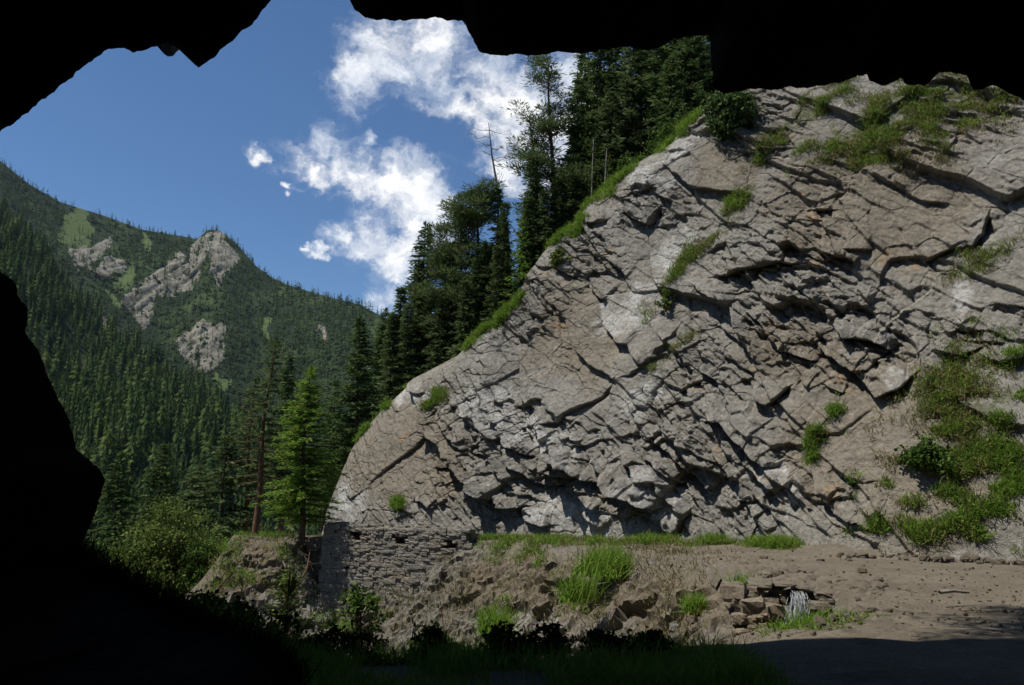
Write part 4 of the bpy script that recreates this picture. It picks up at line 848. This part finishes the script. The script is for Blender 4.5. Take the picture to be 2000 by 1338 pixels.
sow(gp, gpx, gpy, [(455,1050,45,24,-30),(540,1045,30,12),(470,1110,40,30),(560,1100,40,30),(600,1180,60,40),(430,1140,30,30),(960,1070,40,22),(1040,1095,60,25),(1130,1150,40,40),(965,1215,30,30),(1160,1060,60,14),(1250,1185,14,16),(690,1205,40,30),(1070,1050,140,12)], 26000, .26, rng, 'grass', upg, .028, 9, .12)
sow(gp, gpx, gpy, [(900,1140,260,110),(500,1120,130,90),(1250,1150,160,90)], 24000, .20, rng, 'drygrass', upg, .024, 6, .16)
sow(gp, gpx, gpy, [(1590,1215,40,18),(1660,1222,60,10),(1570,1225,50,20)], 3500, .14, rng, 'grass', upg, .016, 7, .07)
nm_ = (GV[:, 1] > 5.5) & (GV[:, 1] < 9.4) & (GV[:, 0] > -11) & (GV[:, 0] < 2.4) & (GSD > -2.5) & (GSD < .7); gq = GV[nm_]; gx_, gy_ = proj(gq)
sow(gq, gx_, gy_, [(700,1300,800,170)], 30000, .26, rng, 'grass', (0, 0, 1), .010, 8, .06)
tag(quads('grass', np.concatenate(GQ['grass']), M['grass']), 'fresh green grass on the ledges, verges and banks', 'grass', None, 'stuff')
tag(quads('dry_grass', np.concatenate(GQ['drygrass']), M['drygrass']), 'dry yellowish grass on the earth bank and rock ledges', 'grass', None, 'stuff')
def clump(px, py, Y, n, L, w_, label, lean, kind='grass', r=.22):
    rg = np.random.default_rng(int(px)); base = at(px, py, Y); P = rg.normal(size=(n, 3))*np.array((r, r, .04)); a, b_ = blades(P, L, rg, (lean, 0, .9), .26, w_)
    o = quads('grass_clump', np.concatenate([a, b_]), M[kind]); o.location = base; tag(o, label, 'grass clump')
clump(1168, 1122, 26.0, 800, .86, .032, 'tall bright grass clump leaning on the edge of the bank', .35, r=.27)
clump(1190, 1126, 25.4, 600, .8, .035, 'dark green grass tuft at the right foot of the tall clump', .25, r=.3)
clump(1128, 1172, 23.5, 500, .65, .03, 'bright grass tuft halfway down the bank below the tall clump', .05)
clump(966, 1238, 24.5, 480, .70, .03, 'green grass tuft at the foot of the bank', .05)
clump(1358, 1195, 18.6, 500, .35, .024, 'small dark grass tuft on the bank left of the culvert stones', .1, r=.11)
clump(1447, 1160, 15.6, 200, .35, .015, 'thin upright grass tuft beside the culvert stones', 0, r=.08)
clump(1580, 1236, 12.4, 300, .3, .014, 'wet bright grass tuft at the foot of the falling water', 0, r=.14)

# ------------------------------------------------------------------ shrubs in the shade of the cave mouth
def gz(x, y): return float(ground_z(np.array([x]), np.array([y]))[0][0])
for i, (px, top, Y, R, lab) in enumerate(((395,1150,8.5,.40,'dark shaded shrub nearest the cave wall at left'),(470,1172,8.6,.35,'dark shaded shrub with two upright sprigs'),(555,1190,8.7,.42,'dark shaded shrub below the earth bank spur'),
     (640,1205,8.7,.36,'dark shaded shrub under the stone wall'),(715,1212,8.8,.30,'low dark shrub right of the one under the stone wall'),(845,1212,8.8,.26,'small dark pointed shrub in the middle of the shaded lip'),
     (985,1225,8.8,.32,'low dark shrub beneath the green tuft at the bank foot'),(1075,1215,8.9,.30,'spiky dark shrub right of the green tuft at the bank foot'),(1175,1228,8.9,.30,'low dark shrub near the right end of the shaded lip'),(1270,1240,9.0,.24,'last small dark shrub before the bare road edge'))):
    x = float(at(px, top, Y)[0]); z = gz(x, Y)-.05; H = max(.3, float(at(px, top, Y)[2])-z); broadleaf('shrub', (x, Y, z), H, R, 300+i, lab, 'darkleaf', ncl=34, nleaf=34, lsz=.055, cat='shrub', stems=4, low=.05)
b = at(556, 1232, 12.0); conifer('sapling', b, hgt(556, 1118, b), .48, 320, 'young conifer sapling with feathery branches before the earth bank', 'olive', start=.15, gap=.10, nb=5, spl=.16)
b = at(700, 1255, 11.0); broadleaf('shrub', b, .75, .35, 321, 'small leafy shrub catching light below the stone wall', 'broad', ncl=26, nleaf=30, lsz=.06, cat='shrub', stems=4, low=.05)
for pts, r, lab in (([(395,1190,16),(425,1150,16.2),(462,1112,16.6)],.022,'long thin dead branch leaning over the bank at left'),([(578,1152,30),(600,1110,30.6),(606,1075,31)],.05,'dark crooked dead branch below the stone wall corner'),([(868,1240,9.3),(862,1190,9.4),(858,1165,9.4)],.006,'thin upright bare twig in the middle of the lip')):
    mb = MB(); P3 = np.array([at(*p) for p in pts]); mb.tube(P3, [r, r*.8, r*.4], 5)
    rg = np.random.default_rng(int(pts[0][0]))
    for k in range(5):
        q = P3[1]+(P3[2]-P3[1])*rg.random(); d = unit(rg.normal(size=3)+np.array((0, 0, .5))); l = r*14*(.5+rg.random()); mb.tube(np.stack([q, q+d*l*.5, q+d*l]), [r*.4, r*.3, r*.15], 4)
    tag(mb.build('dead_branch', M['bark']), lab, 'branch')

b = np.array((.3, 7.2, 11.6)); pine('pine_tree', b, 5.2, 2.0, 340, 'pine leaning from the brow above the cave, its shade lying on the road', .35, 26, lean=(0, 2.4), clump=60)
rg = np.random.default_rng(611); fo_ = np.array([(150,1075,5.4),(190,1112,5.3),(230,1138,5.3),(290,1168,5.2),(360,1205,5.1),(440,1236,5.0),(520,1262,4.9),(575,1330,4.8)]); tt = rg.random(420)*(len(fo_)-1); P = at(*(np.interp(tt, range(len(fo_)), fo_[:, k]) for k in range(3))); P = np.repeat(P, 7, 0)+rg.normal(size=(2940, 3))*np.array((.035, .06, .03)); P[:, 2] -= .03
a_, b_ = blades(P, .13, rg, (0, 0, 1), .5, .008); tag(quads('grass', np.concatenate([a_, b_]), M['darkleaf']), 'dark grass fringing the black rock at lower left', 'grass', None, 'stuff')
# ------------------------------------------------------------------ the valley air
m_ = bpy.data.materials.new('valley_air'); m_.use_nodes = True; n_ = NT(m_.node_tree)
pv = n_.n('ShaderNodeVolumePrincipled', i={'Color': (.62, .78, 1.0, 1), 'Density': 0.000022, 'Anisotropy': .2}); ov = n_.n('ShaderNodeOutputMaterial'); n_.link(pv.outputs[0], ov.inputs['Volume'])
hx, hy0, hy1, hz0, hz1 = 2600., -80., 3200., -620., 900.
V = [(x, y, z) for z in (hz0, hz1) for x, y in ((-hx, hy0), (hx, hy0), (hx, hy1), (-hx, hy1))]
tag(mesh('haze', V, [(0,3,2,1),(4,5,6,7),(0,1,5,4),(1,2,6,5),(2,3,7,6),(3,0,4,7)], m_), 'thin bluish summer air filling the valley', 'haze', None, 'stuff')
